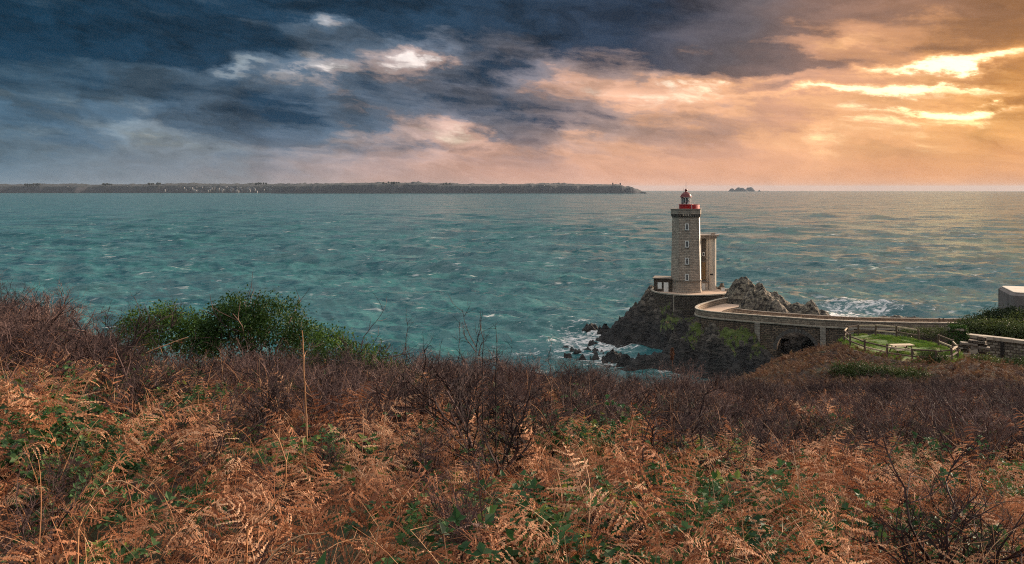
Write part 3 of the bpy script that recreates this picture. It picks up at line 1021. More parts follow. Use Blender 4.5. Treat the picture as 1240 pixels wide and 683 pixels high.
def build_lighthouse():
    root = empty('lighthouse', LH, rz=0)
    tag(root, 'tall octagonal granite lighthouse with red lantern and gallery on the islet', 'lighthouse')
    root.rotation_euler = (0, 0, R(-12.3 - 5.5))
    RR = R(22.5)
    k8 = 1 / math.cos(RR)
    b = MB().lathe([(3.82 * k8, -0.6), (3.80 * k8, 0.35), (3.66 * k8, 0.55), (3.62 * k8, 2.9)], 8, rot=RR).build('base', 'granite_dressed', root); box_uv(b)
    s = MB().lathe([(3.78 * k8, 2.9), (3.78 * k8, 3.15)], 8, rot=RR).build('string_course', 'coping_dark', root)
    sh = MB().lathe([(3.57 * k8, 3.15), (3.27 * k8, 18.9)], 8, rot=RR).build('shaft', 'granite', root); box_uv(sh)
    # seaward facets painted white, a coat a few millimetres proud
    for fi in (2, 3, 4):
        a0 = RR + (fi - 1) * 2 * RR; a1 = a0 + 2 * RR
        e = 1.004
        P = []
        for (r, z) in ((3.57, 3.2), (3.27, 18.85)):
            for a in (a0, a1):
                P.append((r * k8 * e * math.sin(a), -r * k8 * e * math.cos(a), z))
        o = mesh_obj('painted_facet', P, [(0, 1, 3, 2)], 'white_paint', root)
        o['label'] = 'white painted seaward side'
    # corbels under the parapet
    cb = None
    for i in range(8):
        for j in range(5):
            t = (j + 0.5) / 5 * 2 - 1
            a = i * 2 * RR
            M = Matrix.Rotation(a, 4, 'Z') @ Matrix.Translation((t * 3.3 * math.tan(RR), -3.27, 18.55))
            if cb is None:
                cb = MB()
                cb.v += [(-.16, 0.1, 0), (.16, 0.1, 0), (.16, -0.06, 0.1), (-.16, -0.06, 0.1), (-.16, 0.1, 0.95), (.16, 0.1, 0.95), (.16, -0.32, 0.95), (-.16, -0.32, 0.95), (-.16, -.32, .6), (.16, -.32, .6)]
                cb.f += [(0, 3, 2, 1), (4, 5, 6, 7), (3, 8, 9, 2), (8, 7, 6, 9), (1, 2, 9, 6, 5), (0, 4, 7, 8, 3), (0, 1, 5, 4)]
                o = cb.build('corbel', 'granite_dressed', root)
                cbo = o
            else:
                o = cbo.copy(); COL.objects.link(o); o.parent = root
            o.matrix_local = M
    p = MB().lathe([(3.42 * k8, 19.5), (3.62 * k8, 19.55), (3.62 * k8, 20.62)], 8, rot=RR).build('parapet', 'granite_dressed', root); box_uv(p)
    c = MB().lathe([(3.70 * k8, 20.62), (3.70 * k8, 20.82)], 8, rot=RR).build('parapet_coping', 'coping_dark', root)
    # red drum and the red painted wall on the seaward half of the gallery
    d = MB().lathe([(1.72, 20.8), (1.72, 21.75), (1.82, 21.78), (1.82, 21.92)], 24).build('lantern_drum', 'red_paint', root)
    g = MB()
    n0 = len(g.v); seg = 20
    for i in range(seg + 1):
        a = R(20) + R(175) * i / seg
        for (r, z) in ((3.32, 20.85), (3.32, 21.85), (3.2, 21.85), (3.2, 20.85)):
            g.v.append((r * math.sin(a), -r * math.cos(a), z))
    for i in range(seg):
        for q in range(4):
            g.f.append((i * 4 + q, i * 4 + (q + 1) % 4, (i + 1) * 4 + (q + 1) % 4, (i + 1) * 4 + q))
    g.f += [(0, 1, 2, 3), tuple(seg * 4 + q for q in (3, 2, 1, 0))]
    g.build('gallery_wall', 'red_paint', root)
    MB().box(-0.05, 0.05, -3.36, -3.3, 20.85, 21.9, Matrix.Rotation(R(30), 4, 'Z')).build('gallery_post', 'white_paint', root)
    gl = MB().lathe([(1.22, 21.92), (1.22, 23.7)], 12, cap=False).build('lantern_glazing', 'lantern_glass', root)
    for i in range(12):
        a = 2 * math.pi * i / 12
        MB().box(-0.045, 0.045, -1.29, -1.19, 21.92, 23.7, Matrix.Rotation(a, 4, 'Z')).build('glazing_bar', 'white_paint', gl)
    MB().lathe([(1.29, 22.75), (1.29, 22.83)], 24).build('glazing_ring', 'white_paint', gl) if False else None
    MB().lathe([(0.25, 21.9), (0.3, 22.2), (0.62, 22.5), (0.72, 22.9), (0.62, 23.3), (0.3, 23.55)], 16).build('lens', 'window_glass', root, smooth=True)
    MB().box(-1.05, -0.55, 0.1, 0.8, 21.92, 23.65).build('lantern_cabinet', 'dark_opening', root)
    dm = MB().lathe([(1.48, 23.66), (1.48, 23.82), (1.36, 23.95), (1.1, 24.45), (0.7, 24.85), (0.28, 25.05), (0.22, 25.2)], 24).build('dome', 'red_dark', root)
    MB().lathe([(0.12, 25.15), (0.3, 25.3), (0.36, 25.5), (0.26, 25.72), (0.08, 25.82)], 12).build('ball_finial', 'red_dark', dm)
    MB().tube([(0, 0, 25.7), (0, 0, 27.5)], 0.035, 5).build('lightning_rod', 'metal_grey', dm)
    MB().tube([(-0.6, 0, 24.9), (-0.6, 0, 26.0)], 0.02, 5).build('aerial', 'metal_grey', dm)
    # windows on the landward facet
    for zc in (17.0 - 0.6, 12.15, 7.95, 3.95):
        r = 3.57 + (3.27 - 3.57) * (zc - 3.15) / 15.75
        xo = 0.55
        f = MB()
        for (x0, x1, z0, z1) in ((-.46, -.28, -.82, .82), (.28, .46, -.82, .82), (-.28, .28, .66, .82), (-.28, .28, -.82, -.66)):
            f.box(xo + x0, xo + x1, -r - 0.07, -r + 0.2, zc + z0, zc + z1)
        fo = f.build('window', 'white_paint', root)
        MB().box(xo - .28, xo + .28, -r - 0.02, -r + 0.18, zc - .66, zc + .66).build('pane', 'window_glass', fo)
        MB().box(xo - .03, xo + .03, -r - 0.05, -r - 0.015, zc - .66, zc + .66).build('glazing_bar', 'white_paint', fo)
        MB().box(xo - .52, xo + .52, -r - 0.14, -r + 0.2, zc - .98, zc - .825).build('sill', 'granite_dressed', fo)
    # single-storey annex on the left
    an = MB().box(-7.75, -3.3, -2.3, 2.2, -0.5, 3.25).build('annex', 'rubble_dark', root); box_uv(an)
    MB().box(-8.05, -3.32, -2.55, 2.45, 3.25, 3.5).build('annex_roof', 'coping_dark', an)
    w = MB().box(-6.75, -5.75, -2.36, -2.2, 0.75, 2.35).build('annex_window', 'white_paint', an)
    MB().box(-6.6, -5.9, -2.385, -2.365, 0.95, 2.2).build('pane', 'white_paint', w)
    dd = MB().box(-5.25, -4.1, -2.36, -2.2, 0.0, 2.4).build('annex_door', 'white_paint', an)
    MB().box(-4.3, -4.2, -2.42, -2.365, 1.0, 1.15).build('handle', 'metal_grey', dd)
    return root


build_lighthouse()


def build_radar_tower():
    root = empty('radar_tower', (50.0, 204.0, 10.0), R(-12))
    tag(root, 'pale concrete radar tower with a flat overhanging cap behind the lighthouse', 'tower')
    # main half-round shaft
    MB().lathe([(1.32, -0.5), (1.32, 13.2)], 28, c=(0.9, 0)).build('round_shaft', 'concrete', root)
    MB().box(-2.5, -1.45, -0.9, 1.2, -0.5, 13.2).build('pier', 'concrete', root)
    MB().box(-1.45, 0.2, -0.35, 1.2, -0.5, 13.2).build('back_wall', 'concrete_dark', root)
    for z0, z1, mt in ((10.3, 12.9, 'brown_panel'), (7.4, 10.0, 'brown_panel'), (2.6, 7.0, 'ochre_panel')):
        p = MB().box(-1.36, -0.42, -0.44, -0.354, z0, z1).build('panel', mt, root)
    w = MB().box(-1.2, -0.6, -0.55, -0.443, 8.6, 9.6).build('window', 'white_paint', root)
    MB().box(-1.05, -0.75, -0.58, -0.553, 8.8, 9.4).build('pane', 'window_glass', w)
    cap = MB().box(-2.9, 2.35, -1.7, 1.7, 13.2, 13.55).build('cap_slab', 'concrete_dark', root)
    MB().box(-2.5, 2.9, -1.95, 1.95, 13.75, 14.1).build('cap_upper_slab', 'concrete_dark', root)
    MB().box(-2.3, 2.1, -1.5, 1.5, 13.55, 13.75).build('cap_neck', 'concrete', root)
    MB().box(1.0, 2.0, -0.4, 0.4, 14.1, 14.5).build('cap_hatch', 'concrete_dark', root)
    MB().box(0.7, 1.4, -1.40, -1.2, 3.9, 4.2).build('vent_slot', 'dark_opening', root)
    MB().tube([(0.3, -1.35, 0), (0.3, -1.35, 13)], 0.04, 5).build('conduit', 'metal_grey', root)
    pb = MB().box(-1.9, 0.1, -1.3, 0.2, -0.4, 2.0).build('porch', 'concrete', root)
    MB().box(-2.05, 0.22, -1.45, 0.2, 2.0, 2.2).build('porch_roof', 'concrete_dark', pb)
    MB().box(-1.4, -0.6, -1.34, -1.28, 0, 1.7).build('porch_door', 'white_paint', pb)
    # odds and ends at its foot
    for x, y, w, h, lab in ((53.3, 201.2, 0.9, 0.7, 'white box standing at the foot of the radar tower'),
                            (54.6, 200.6, 0.6, 0.5, 'small grey box right of the white one by the radar tower')):
        r = empty('equipment_box', (x, y, 10.1))
        tag(r, lab, 'box', 'boxes at the foot of the radar tower')
        MB().box(-w / 2, w / 2, -.3, .3, 0, h).build('housing', 'white_paint' if w > .8 else 'metal_grey', r)
        MB().box(-w / 2 - .04, w / 2 + .04, -.34, .34, h, h + .06).build('lid', 'coping_dark', r)


build_radar_tower()


def build_terrace():
    root = empty('terrace', (44.2, 200.5, 4.0))
    tag(root, 'dark rounded stone terrace carrying the lighthouse with pale coping', 'terrace')
    poly = []
    for i in range(64):
        a = 2 * math.pi * i / 64
        r = 9.3
        x, y = r * math.sin(a), -r * math.cos(a)
        if y < 0: y *= 0.92
        if x > 0: x *= 1.18
        if x < 0: x *= 0.95
        poly.append((x, y))
    w = MB().prism(poly, -3.0, 6.0).build('retaining_wall', 'rubble_dark', root); box_uv(w)
    n = 56
    big = [(p[0] * 1.022, p[1] * 1.022) for p in poly]
    inn = [(p[0] * 0.965, p[1] * 0.965) for p in poly]
    for i in range(0, 64, 2):     # coping in separate stones
        j = (i + 2) % 64; mdl = i + 1
        g = 0.012
        def lerp(a, b, t): return (a[0] + (b[0] - a[0]) * t, a[1] + (b[1] - a[1]) * t)
        q = [lerp(big[i], big[j], g), big[mdl], lerp(big[i], big[j], 1 - g), lerp(inn[i], inn[j], 1 - g), inn[mdl], lerp(inn[i], inn[j], g)]
        MB().prism(q, 6.0, 6.30 + RNG.uniform(-.02, .02)).build('coping_stone', 'coping', root)
    MB().prism([(p[0] * 0.962, p[1] * 0.962) for p in poly], 6.0, 6.06).build('paving', 'road_gravel', root)
    # drain pipe down the face
    MB().tube([(-5.0, -7.6, 6.1), (-5.1, -8.0, 5.6), (-5.1, -8.05, 2.0)], 0.09, 6).build('drain_pipe', 'coping', root)


build_terrace()


def ribbon(mb, path, o0, o1, z0, z1):
    """upright band along a path, between two sideways offsets (positive = right of travel)"""
    n = len(mb.v)
    P = [Vector((p[0], p[1])) for p in path]
    for i, p in enumerate(P):
        t = (P[min(i + 1, len(P) - 1)] - P[max(i - 1, 0)]).normalized()
        s = Vector((t.y, -t.x))
        for o, z in ((o0, z0), (o1, z0), (o1, z1), (o0, z1)):
            q = p + s * o
            mb.v.append((q.x, q.y, z))
    for i in range(len(P) - 1):
        a = n + i * 4; b = a + 4
        for q in range(4):
            r = (q + 1) % 4
            mb.f.append((a + q, a + r, b + r, b + q))
    e = n + (len(P) - 1) * 4
    mb.f += [(n, n + 3, n + 2, n + 1), (e, e + 1, e + 2, e + 3)]
    return mb


def resample(path, step):
    out = [Vector(path[0])]; acc = 0.0
    for a, b in zip(path[:-1], path[1:]):
        a = Vector(a); b = Vector(b); L = (b - a).length; s = step - acc
        while s <= L:
            out.append(a + (b - a) * (s / L)); s += step
        acc = (acc + L) % step if L > 0 else acc
    return out


ARCH_X, ARCH_R, ARCH_Z = 55.2, 3.7, 4.3


def build_bridge():
    root = empty('causeway_bridge', (0, 0, 0))
    tag(root, 'curving stone causeway with parapets and one round arch to the lighthouse', 'bridge')
    # finely stationed body with the arch cut out
    st_n, st_f = [], []
    for i in range(len(NEAR) - 1):
        a, b, c, d = NEAR[i], NEAR[i + 1], FAR[i], FAR[i + 1]
        fine = 50 < a.x < 61 and a.y < 160
        n = 6 if fine else 1
        for j in range(n):
            st_n.append(a.lerp(b, j / n)); st_f.append(c.lerp(d, j / n))
    st_n.append(NEAR[-1]); st_f.append(FAR[-1])
    mb = MB()
    # arch centre on the near face
    ic = min(range(len(st_n)), key=lambda i: abs(st_n[i].x - ARCH_X) + (100 if st_n[i].y > 160 else 0))
    cen = st_n[ic]
    tan = (st_n[ic + 8] - st_n[ic - 8]).normalized()
    def zb(p):
        u = (p - cen).dot(tan)
        if abs(u) < ARCH_R and p.y < 160:
            return ARCH_Z + math.sqrt(ARCH_R ** 2 - u * u)
        return -2.0
    zs = [zb(p) for p in st_n]
    for p, q, z in zip(st_n, st_f, zs):
        mb.v += [(p.x, p.y, z), (p.x, p.y, DECK - .06), (q.x, q.y, DECK - .06), (q.x, q.y, z)]
    for i in range(len(st_n) - 1):
        a = i * 4; b = a + 4
        mb.f += [(a, b, b + 1, a + 1), (a + 1, b + 1, b + 2, a + 2), (a + 2, b + 2, b + 3, a + 3), (a + 3, b + 3, b, a)]
    mb.f += [(0, 1, 2, 3)]
    e = (len(st_n) - 1) * 4
    mb.f += [(e + 3, e + 2, e + 1, e)]
    body = mb.build('masonry_body', 'rubble_bridge', root); box_uv(body)
    # roadway
    rd = MB()
    for p, q in zip(st_n, st_f):
        rd.v += [(p.x, p.y, DECK), (q.x, q.y, DECK)]
    for i in range(len(st_n) - 1):
        rd.f.append((2 * i, 2 * i + 2, 2 * i + 3, 2 * i + 1))
    rd.build('roadway', 'road_gravel', root)
    near = resample(NEAR, 0.9); 
    cor = ribbon(MB(), near, -0.12, 0.22, DECK - 0.25, DECK + 0.02).build('cornice', 'coping', root)
    pr = ribbon(MB(), near, -0.34, 0.06, DECK + 0.02, DECK + 1.12).build('near_parapet', 'parapet_stone', root); box_uv(pr)
    # coping stones, each its own piece
    for i in range(0, len(near) - 2, 2):
        seg = [near[i].lerp(near[i + 1], 0.012), near[i + 1], near[i + 2].lerp(near[i + 1], 0.012)]
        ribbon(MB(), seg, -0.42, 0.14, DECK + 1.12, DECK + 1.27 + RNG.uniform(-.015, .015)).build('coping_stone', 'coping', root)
    far = [p for p in resample(FAR, 0.9)]
    far = [p for i, p in enumerate(far) if p.y < 168 and p.x > 46.5]
    pf = ribbon(MB(), far, -0.06, 0.34, DECK - 0.1, DECK + 1.1).build('far_parapet', 'parapet_stone', root); box_uv(pf)
    for i in range(0, len(far) - 2, 2):
        seg = [far[i].lerp(far[i + 1], 0.012), far[i + 1], far[i + 2].lerp(far[i + 1], 0.012)]
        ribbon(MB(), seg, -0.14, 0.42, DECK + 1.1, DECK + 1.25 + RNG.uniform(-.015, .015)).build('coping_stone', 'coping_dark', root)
    # arch ring: wedge stones
    nn = Vector((tan.y, -tan.x))
    NV = 19
    for i in range(NV):
        a0 = math.pi * i / NV + 0.008; a1 = math.pi * (i + 1) / NV - 0.008
        r0, r1 = ARCH_R - 0.03, ARCH_R + (0.72 if i % 2 else 0.62)
        v = []
        for off in (0.14, -0.35):
            for (r, a) in ((r0, a0), (r1, a0), (r1, a1), (r0, a1)):
                u = -r * math.cos(a)
                q = cen + tan * u + nn * off
                v.append((q.x, q.y, ARCH_Z + r * math.sin(a)))
        m = MB(); m.v = v
        m.f = [(0, 1, 2, 3), (7, 6, 5, 4), (0, 4, 5, 1), (1, 5, 6, 2), (2, 6, 7, 3), (3, 7, 4, 0)]
        m.build('arch_stone', 'granite_dressed', root)
    # buttress strips
    for xb, zlo in ((48.6, 6.6), (59.6, 6.0), (64.6, 5.6), (76, 5.0)):
        i = min(range(len(st_n)), key=lambda i: abs(st_n[i].x - xb) + (100 if st_n[i].y > 160 else 0))
        c = st_n[i]; t = (st_n[min(i + 3, len(st_n) - 1)] - st_n[i - 3]).normalized(); s = Vector((t.y, -t.x))
        M = Matrix(((t.x, s.x, 0, c.x), (t.y, s.y, 0, c.y), (0, 0, 1, 0), (0, 0, 0, 1)))
        o = MB().box(-0.5, 0.5, -0.3, 0.32, zlo - 6, DECK - 0.26, M).build('buttress', 'granite_dressed', root); box_uv(o)
    # pair of gate posts on the road at the land end
    for dx, lab in ((0, 'left of two small dark posts on the causeway parapet'), (0.75, 'right of two small dark posts on the causeway parapet')):
        r = empty('gate_post', (80.6 + dx, 150.2, DECK))
        tag(r, lab, 'post', 'posts on the causeway')
        MB().box(-.11, .11, -.11, .11, 0, 1.75).build('shaft', 'timber', r)
        MB().lathe([(.2, 1.75), (.16, 1.85), (.02, 1.98)], 4, rot=R(45)).build('post_cap', 'timber', r)


build_bridge()


def build_right_side():
    # boundary wall with coping stones and dark pilasters
    A = Vector((45.6, 80.2)); B = Vector((58.0, 68.6))
    t = (B - A).normalized(); L = (B - A).length; s = Vector((t.y, -t.x))
    ang = math.atan2(t.y, t.x)
    root = empty('boundary_wall', (A.x, A.y, 17.5), ang)
    tag(root, 'pale rubble wall with stone coping and dark pilasters at the right edge', 'wall')
    ztop = 21.35 - 17.5
    w = MB().box(0, L, -0.3, 0.3, -1.5, ztop - 0.32).build('wall_body', 'rubble_wall', root); box_uv(w)
    x = 0.0
    while x < L - 0.3:
        l = RNG.uniform(1.2, 1.7)
        MB().box(x + 0.012, min(x + l, L) - 0.012, -0.42, 0.38, ztop - 0.32, ztop + RNG.uniform(-.03, .03)).build('coping_stone', 'coping', root, bevel=0.02)
        x += l
    for i, xx in enumerate((0.8, 3.35, 6.1, 9.0, 12.0)):
        MB().box(xx - .14, xx + .14, -0.5, -0.302, ztop - 1.55 - 0.1 * i, ztop - 0.33).build('pilaster', 'rubble_dark', root)
    # ivy-clad pillar and the tumbled rubble wall beside it
    pr = empty('gate_pillar', (44.55, 79.6, 17.5), ang * 0.6)
    tag(pr, 'square stone pillar overgrown with dark ivy at the wall end', 'pillar')
    p = MB().box(-.7, .7, -.55, .55, -1, 4.35).build('pillar_body', 'rubble_wall', pr); box_uv(p)
    MB().box(-.8, .8, -.65, .65, 4.35, 4.55).build('pillar_cap', 'coping', pr)
    rr = empty('tumbled_wall', (41.2, 74.0, g1(41.2, 74.0)), R(-28))
    tag(rr, 'tumbled stepped dry stone wall between the lawn and the ivy pillar', 'wall')
    rng = random.Random(3)
    steps = [(0, 2.3), (0.7, 2.1), (1.4, 1.7), (2.1, 1.35), (2.8, 0.95), (3.4, 0.6)]
    for x, h in steps:
        z = -0.8
        while z < h:
            hh = rng.uniform(0.22, 0.36)
            xx = x + rng.uniform(-.1, .1)
            o = MB().box(-rng.uniform(.32, .45), rng.uniform(.3, .45), -.35, .35, 0, hh - 0.02,
                         Matrix.Translation((2.2 - xx, rng.uniform(-.1, .1), z)) @ Matrix.Rotation(rng.uniform(-.12, .12), 4, 'Y') @ Matrix.Rotation(rng.uniform(-.2, .2), 4, 'Z'))
            o = o.build('stone', rng.choice(['rubble_wall', 'coping_dark', 'rubble_dark', 'coping']), rr, bevel=0.03); box_uv(o)
            z += hh
    # bunker
    c = Vector((69.6, 101.5, 20.6))
    b = empty('bunker', (c.x, c.y, 18.6), R(-20))
    tag(b, 'weathered grey concrete bunker with rounded corners above the hedge', 'bunker')
    poly = []
    W, D2, rad = 6.0, 4.0, 0.9
    for (cx, cy, a0) in ((W - rad, D2 - rad, 0), (-W + rad, D2 - rad, 90), (-W + rad, -D2 + rad, 180), (W - rad, -D2 + rad, 270)):
        for i in range(6):
            a = R(a0 + 90 * i / 5)
            poly.append((cx + rad * math.cos(a), cy + rad * math.sin(a)))
    MB().prism(poly, -4.0, 4.15).build('bunker_wall', 'bunker_concrete', b, bevel=0.25)
    MB().prism([(p[0] * .94, p[1] * .92) for p in poly], 4.15, 4.32).build('bunker_roof', 'concrete', b, bevel=0.05)
    # fence round the lawn
    f = empty('lawn_fence', (LAWN_C[0], LAWN_C[1], LAWN_Z))
    tag(f, 'weathered timber post and rail fence ringing the small green lawn', 'fence')
    N = 15
    P = []
    rng = random.Random(8)
    for i in range(N):
        a = 2 * math.pi * (i + 0.3) / N
        x = (LAWN_A + 0.1) * math.cos(a); y = (LAWN_B + 0.1) * math.sin(a)
        P.append(Vector((x, y, 0)))
    for i, p in enumerate(P):
        h = 1.12 + rng.uniform(-.06, .1)
        tilt = Matrix.Rotation(rng.uniform(-.05, .05), 4, 'X') @ Matrix.Rotation(rng.uniform(-.05, .05), 4, 'Y')
        o = MB().box(-.07, .07, -.07, .07, -0.6, h).build('post', 'timber', f, bevel=0.01)
        o.matrix_local = Matrix.Translation(p) @ tilt
        if i in (0,):        # gap at the rubble wall
            continue
        q = P[(i + 1) % N]
        for hz in (1.0, 0.52):
            d = q - p
            M = Matrix.Translation(p + Vector((0, 0, hz + rng.uniform(-.05, .05)))) @ d.to_track_quat('X', 'Z').to_matrix().to_4x4()
            MB().box(-0.05, d.length + 0.05, -.035, .035, -.06, .06, M).build('rail', 'timber_pale' if rng.random() < .25 else 'timber', f)
    # picnic table
    pt = empty('picnic_table', (33.9, 69.3, LAWN_Z + 0.03), R(6))
    tag(pt, 'pale timber picnic table with bench seats on the green lawn', 'picnic table')
    for j in range(4):
        MB().box(-1.0, 1.0, -.37 + j * .19, -.37 + j * .19 + .17, .71, .755).build('table_plank', 'timber_pale', pt)
    for sgn in (-1, 1):
        for j in range(2):
            y0 = sgn * .78 - .15 + j * .155
            MB().box(-1.0, 1.0, y0, y0 + .14, .42, .46).build('seat_plank', 'timber_pale', pt)
    for x in (-.7, .7):
        for sgn in (-1, 1):
            MB().tube([(x, sgn * .7, 0), (x, sgn * .22, .71)], .05, 4).build('leg', 'timber', pt)
        MB().box(x - .03, x + .03, -.9, .9, .34, .42).build('cross_bar', 'timber', pt)


build_right_side()
# ================================================================== VEGETATION
def leafy(name, stops, rough=0.75, trans=0.3, noise_scale=40.0, spec=0.3):
    """leaf material: colour varies from plant to plant and along the blade; some light passes through"""
    m, k, bs = mat(name)
    oi = k.node('ShaderNodeObjectInfo')
    P = k.coord('Object')
    n = k.noise(P, noise_scale * 0.12, 4, 0.7)
    v = k.attr('tone')
    f = k.add(k.mul(oi.outputs['Random'], 0.55), k.mul(n, 0.35))
    f = k.add(f, k.mul(v, 0.35))
    f = k.add(f, k.mul(k.sub(k.noise(k.geo('Position'), 0.7, 3), 0.5), 0.55))
    f = k.m('SUBTRACT', f, 0.12, clamp=True)
    c = k.ramp(f, stops)
    k.put(bs.inputs['Base Color'], c)
    bs.inputs['Roughness'].default_value = rough
    bs.inputs['Specular IOR Level'].default_value = spec
    tr = k.node('ShaderNodeBsdfTranslucent')
    k.put(tr.inputs[0], c)
    mx = k.node('ShaderNodeMixShader')
    mx.inputs[0].default_value = trans
    k.l.new(bs.outputs[0], mx.inputs[1]); k.l.new(tr.outputs[0], mx.inputs[2])
    k.l.new(mx.outputs[0], m.node_tree.nodes['Material Output'].inputs[0])


leafy('bracken', [(0.0, srgb(72, 42, 31)), (0.3, srgb(128, 80, 56)), (0.58, srgb(186, 128, 92)), (1.0, srgb(234, 196, 160))], 0.8, 0.3)
leafy('stalk', [(0.0, srgb(96, 56, 36)), (0.5, srgb(162, 112, 74)), (1.0, srgb(212, 178, 142))], 0.7, 0.0)
leafy('bark', [(0.0, srgb(28, 20, 21)), (0.45, srgb(58, 43, 43)), (0.75, srgb(102, 80, 76)), (1.0, srgb(164, 134, 120))], 0.85, 0.0)
leafy('bramble_leaf', [(0.0, srgb(26, 48, 28)), (0.45, srgb(48, 80, 44)), (0.8, srgb(78, 106, 58)), (1.0, srgb(148, 148, 60))], 0.62, 0.25, spec=0.25)
leafy('evergreen', [(0.0, srgb(22, 42, 16)), (0.4, srgb(52, 80, 30)), (0.75, srgb(108, 138, 56)), (1.0, srgb(168, 178, 92))], 0.6, 0.25, spec=0.25)
leafy('hedge_leaf', [(0.0, srgb(30, 40, 20)), (0.45, srgb(54, 68, 32)), (0.85, srgb(88, 98, 48)), (1.0, srgb(118, 110, 62))], 0.6, 0.2)
leafy('grass_blade', [(0.0, srgb(44, 74, 22)), (0.5, srgb(88, 122, 42)), (0.85, srgb(122, 142, 60)), (1.0, srgb(158, 144, 88))], 0.7, 0.3)
leafy('heath', [(0.0, srgb(58, 36, 30)), (0.35, srgb(96, 66, 50)), (0.7, srgb(124, 92, 66)), (1.0, srgb(96, 92, 52))], 0.85, 0.2)


class TM:
    """triangle and quad soup with a tone per vertex"""
    def __init__(self):
        self.v = []; self.f = []; self.t = []

    def vert(self, p, t=0.5):
        self.v.append((p[0], p[1], p[2])); self.t.append(t)
        return len(self.v) - 1

    def tube(self, pts, r0, r1, seg=3, tone=0.5):
        n = len(self.v); L = len(pts)
        for j, p in enumerate(pts):
            t = (pts[min(j + 1, L - 1)] - pts[max(j - 1, 0)])
            u = t.cross(Vector((0.3, 0.2, 0.9)))
            if u.length < 1e-6: u = Vector((1, 0, 0))
            u.normalize(); w = t.cross(u).normalized()
            r = r0 + (r1 - r0) * j / (L - 1)
            for i in range(seg):
                a = 6.2832 * i / seg
                self.vert(p + u * (r * math.cos(a)) + w * (r * math.sin(a)), tone)
        for j in range(L - 1):
            for i in range(seg):
                i2 = (i + 1) % seg
                self.f.append((n + j * seg + i, n + j * seg + i2, n + (j + 1) * seg + i2, n + (j + 1) * seg + i))

    def build(self, name, material, parent=None, link=True, smooth=False):
        me = bpy.data.meshes.new(name)
        me.from_pydata(self.v, [], self.f)
        at = me.attributes.new('tone', 'FLOAT', 'POINT')
        at.data.foreach_set('value', self.t)
        me.materials.append(MATS[material])
        if smooth:
            me.polygons.foreach_set('use_smooth', [True] * len(me.polygons))
        o = bpy.data.objects.new(name, me)
        if link: COL.objects.link(o)
        if parent is not None: o.parent = parent
        return o


def rachis(rng, L, lean, droop, n=14):
    """curved centre line of a frond, starting upright and bending over"""
    pts = [Vector((0, 0, 0))]; tang = []
    az = 0.0
    sw = rng.uniform(-0.5, 0.5)
    for i in range(n):
        u = i / (n - 1)
        th = lean + droop * u ** 1.4
        d = Vector((math.sin(th) * math.cos(sw * u), math.sin(th) * math.sin(sw * u), math.cos(th)))
        tang.append(d)
        pts.append(pts[-1] + d * (L / n))
    tang.append(tang[-1])
    return pts, tang


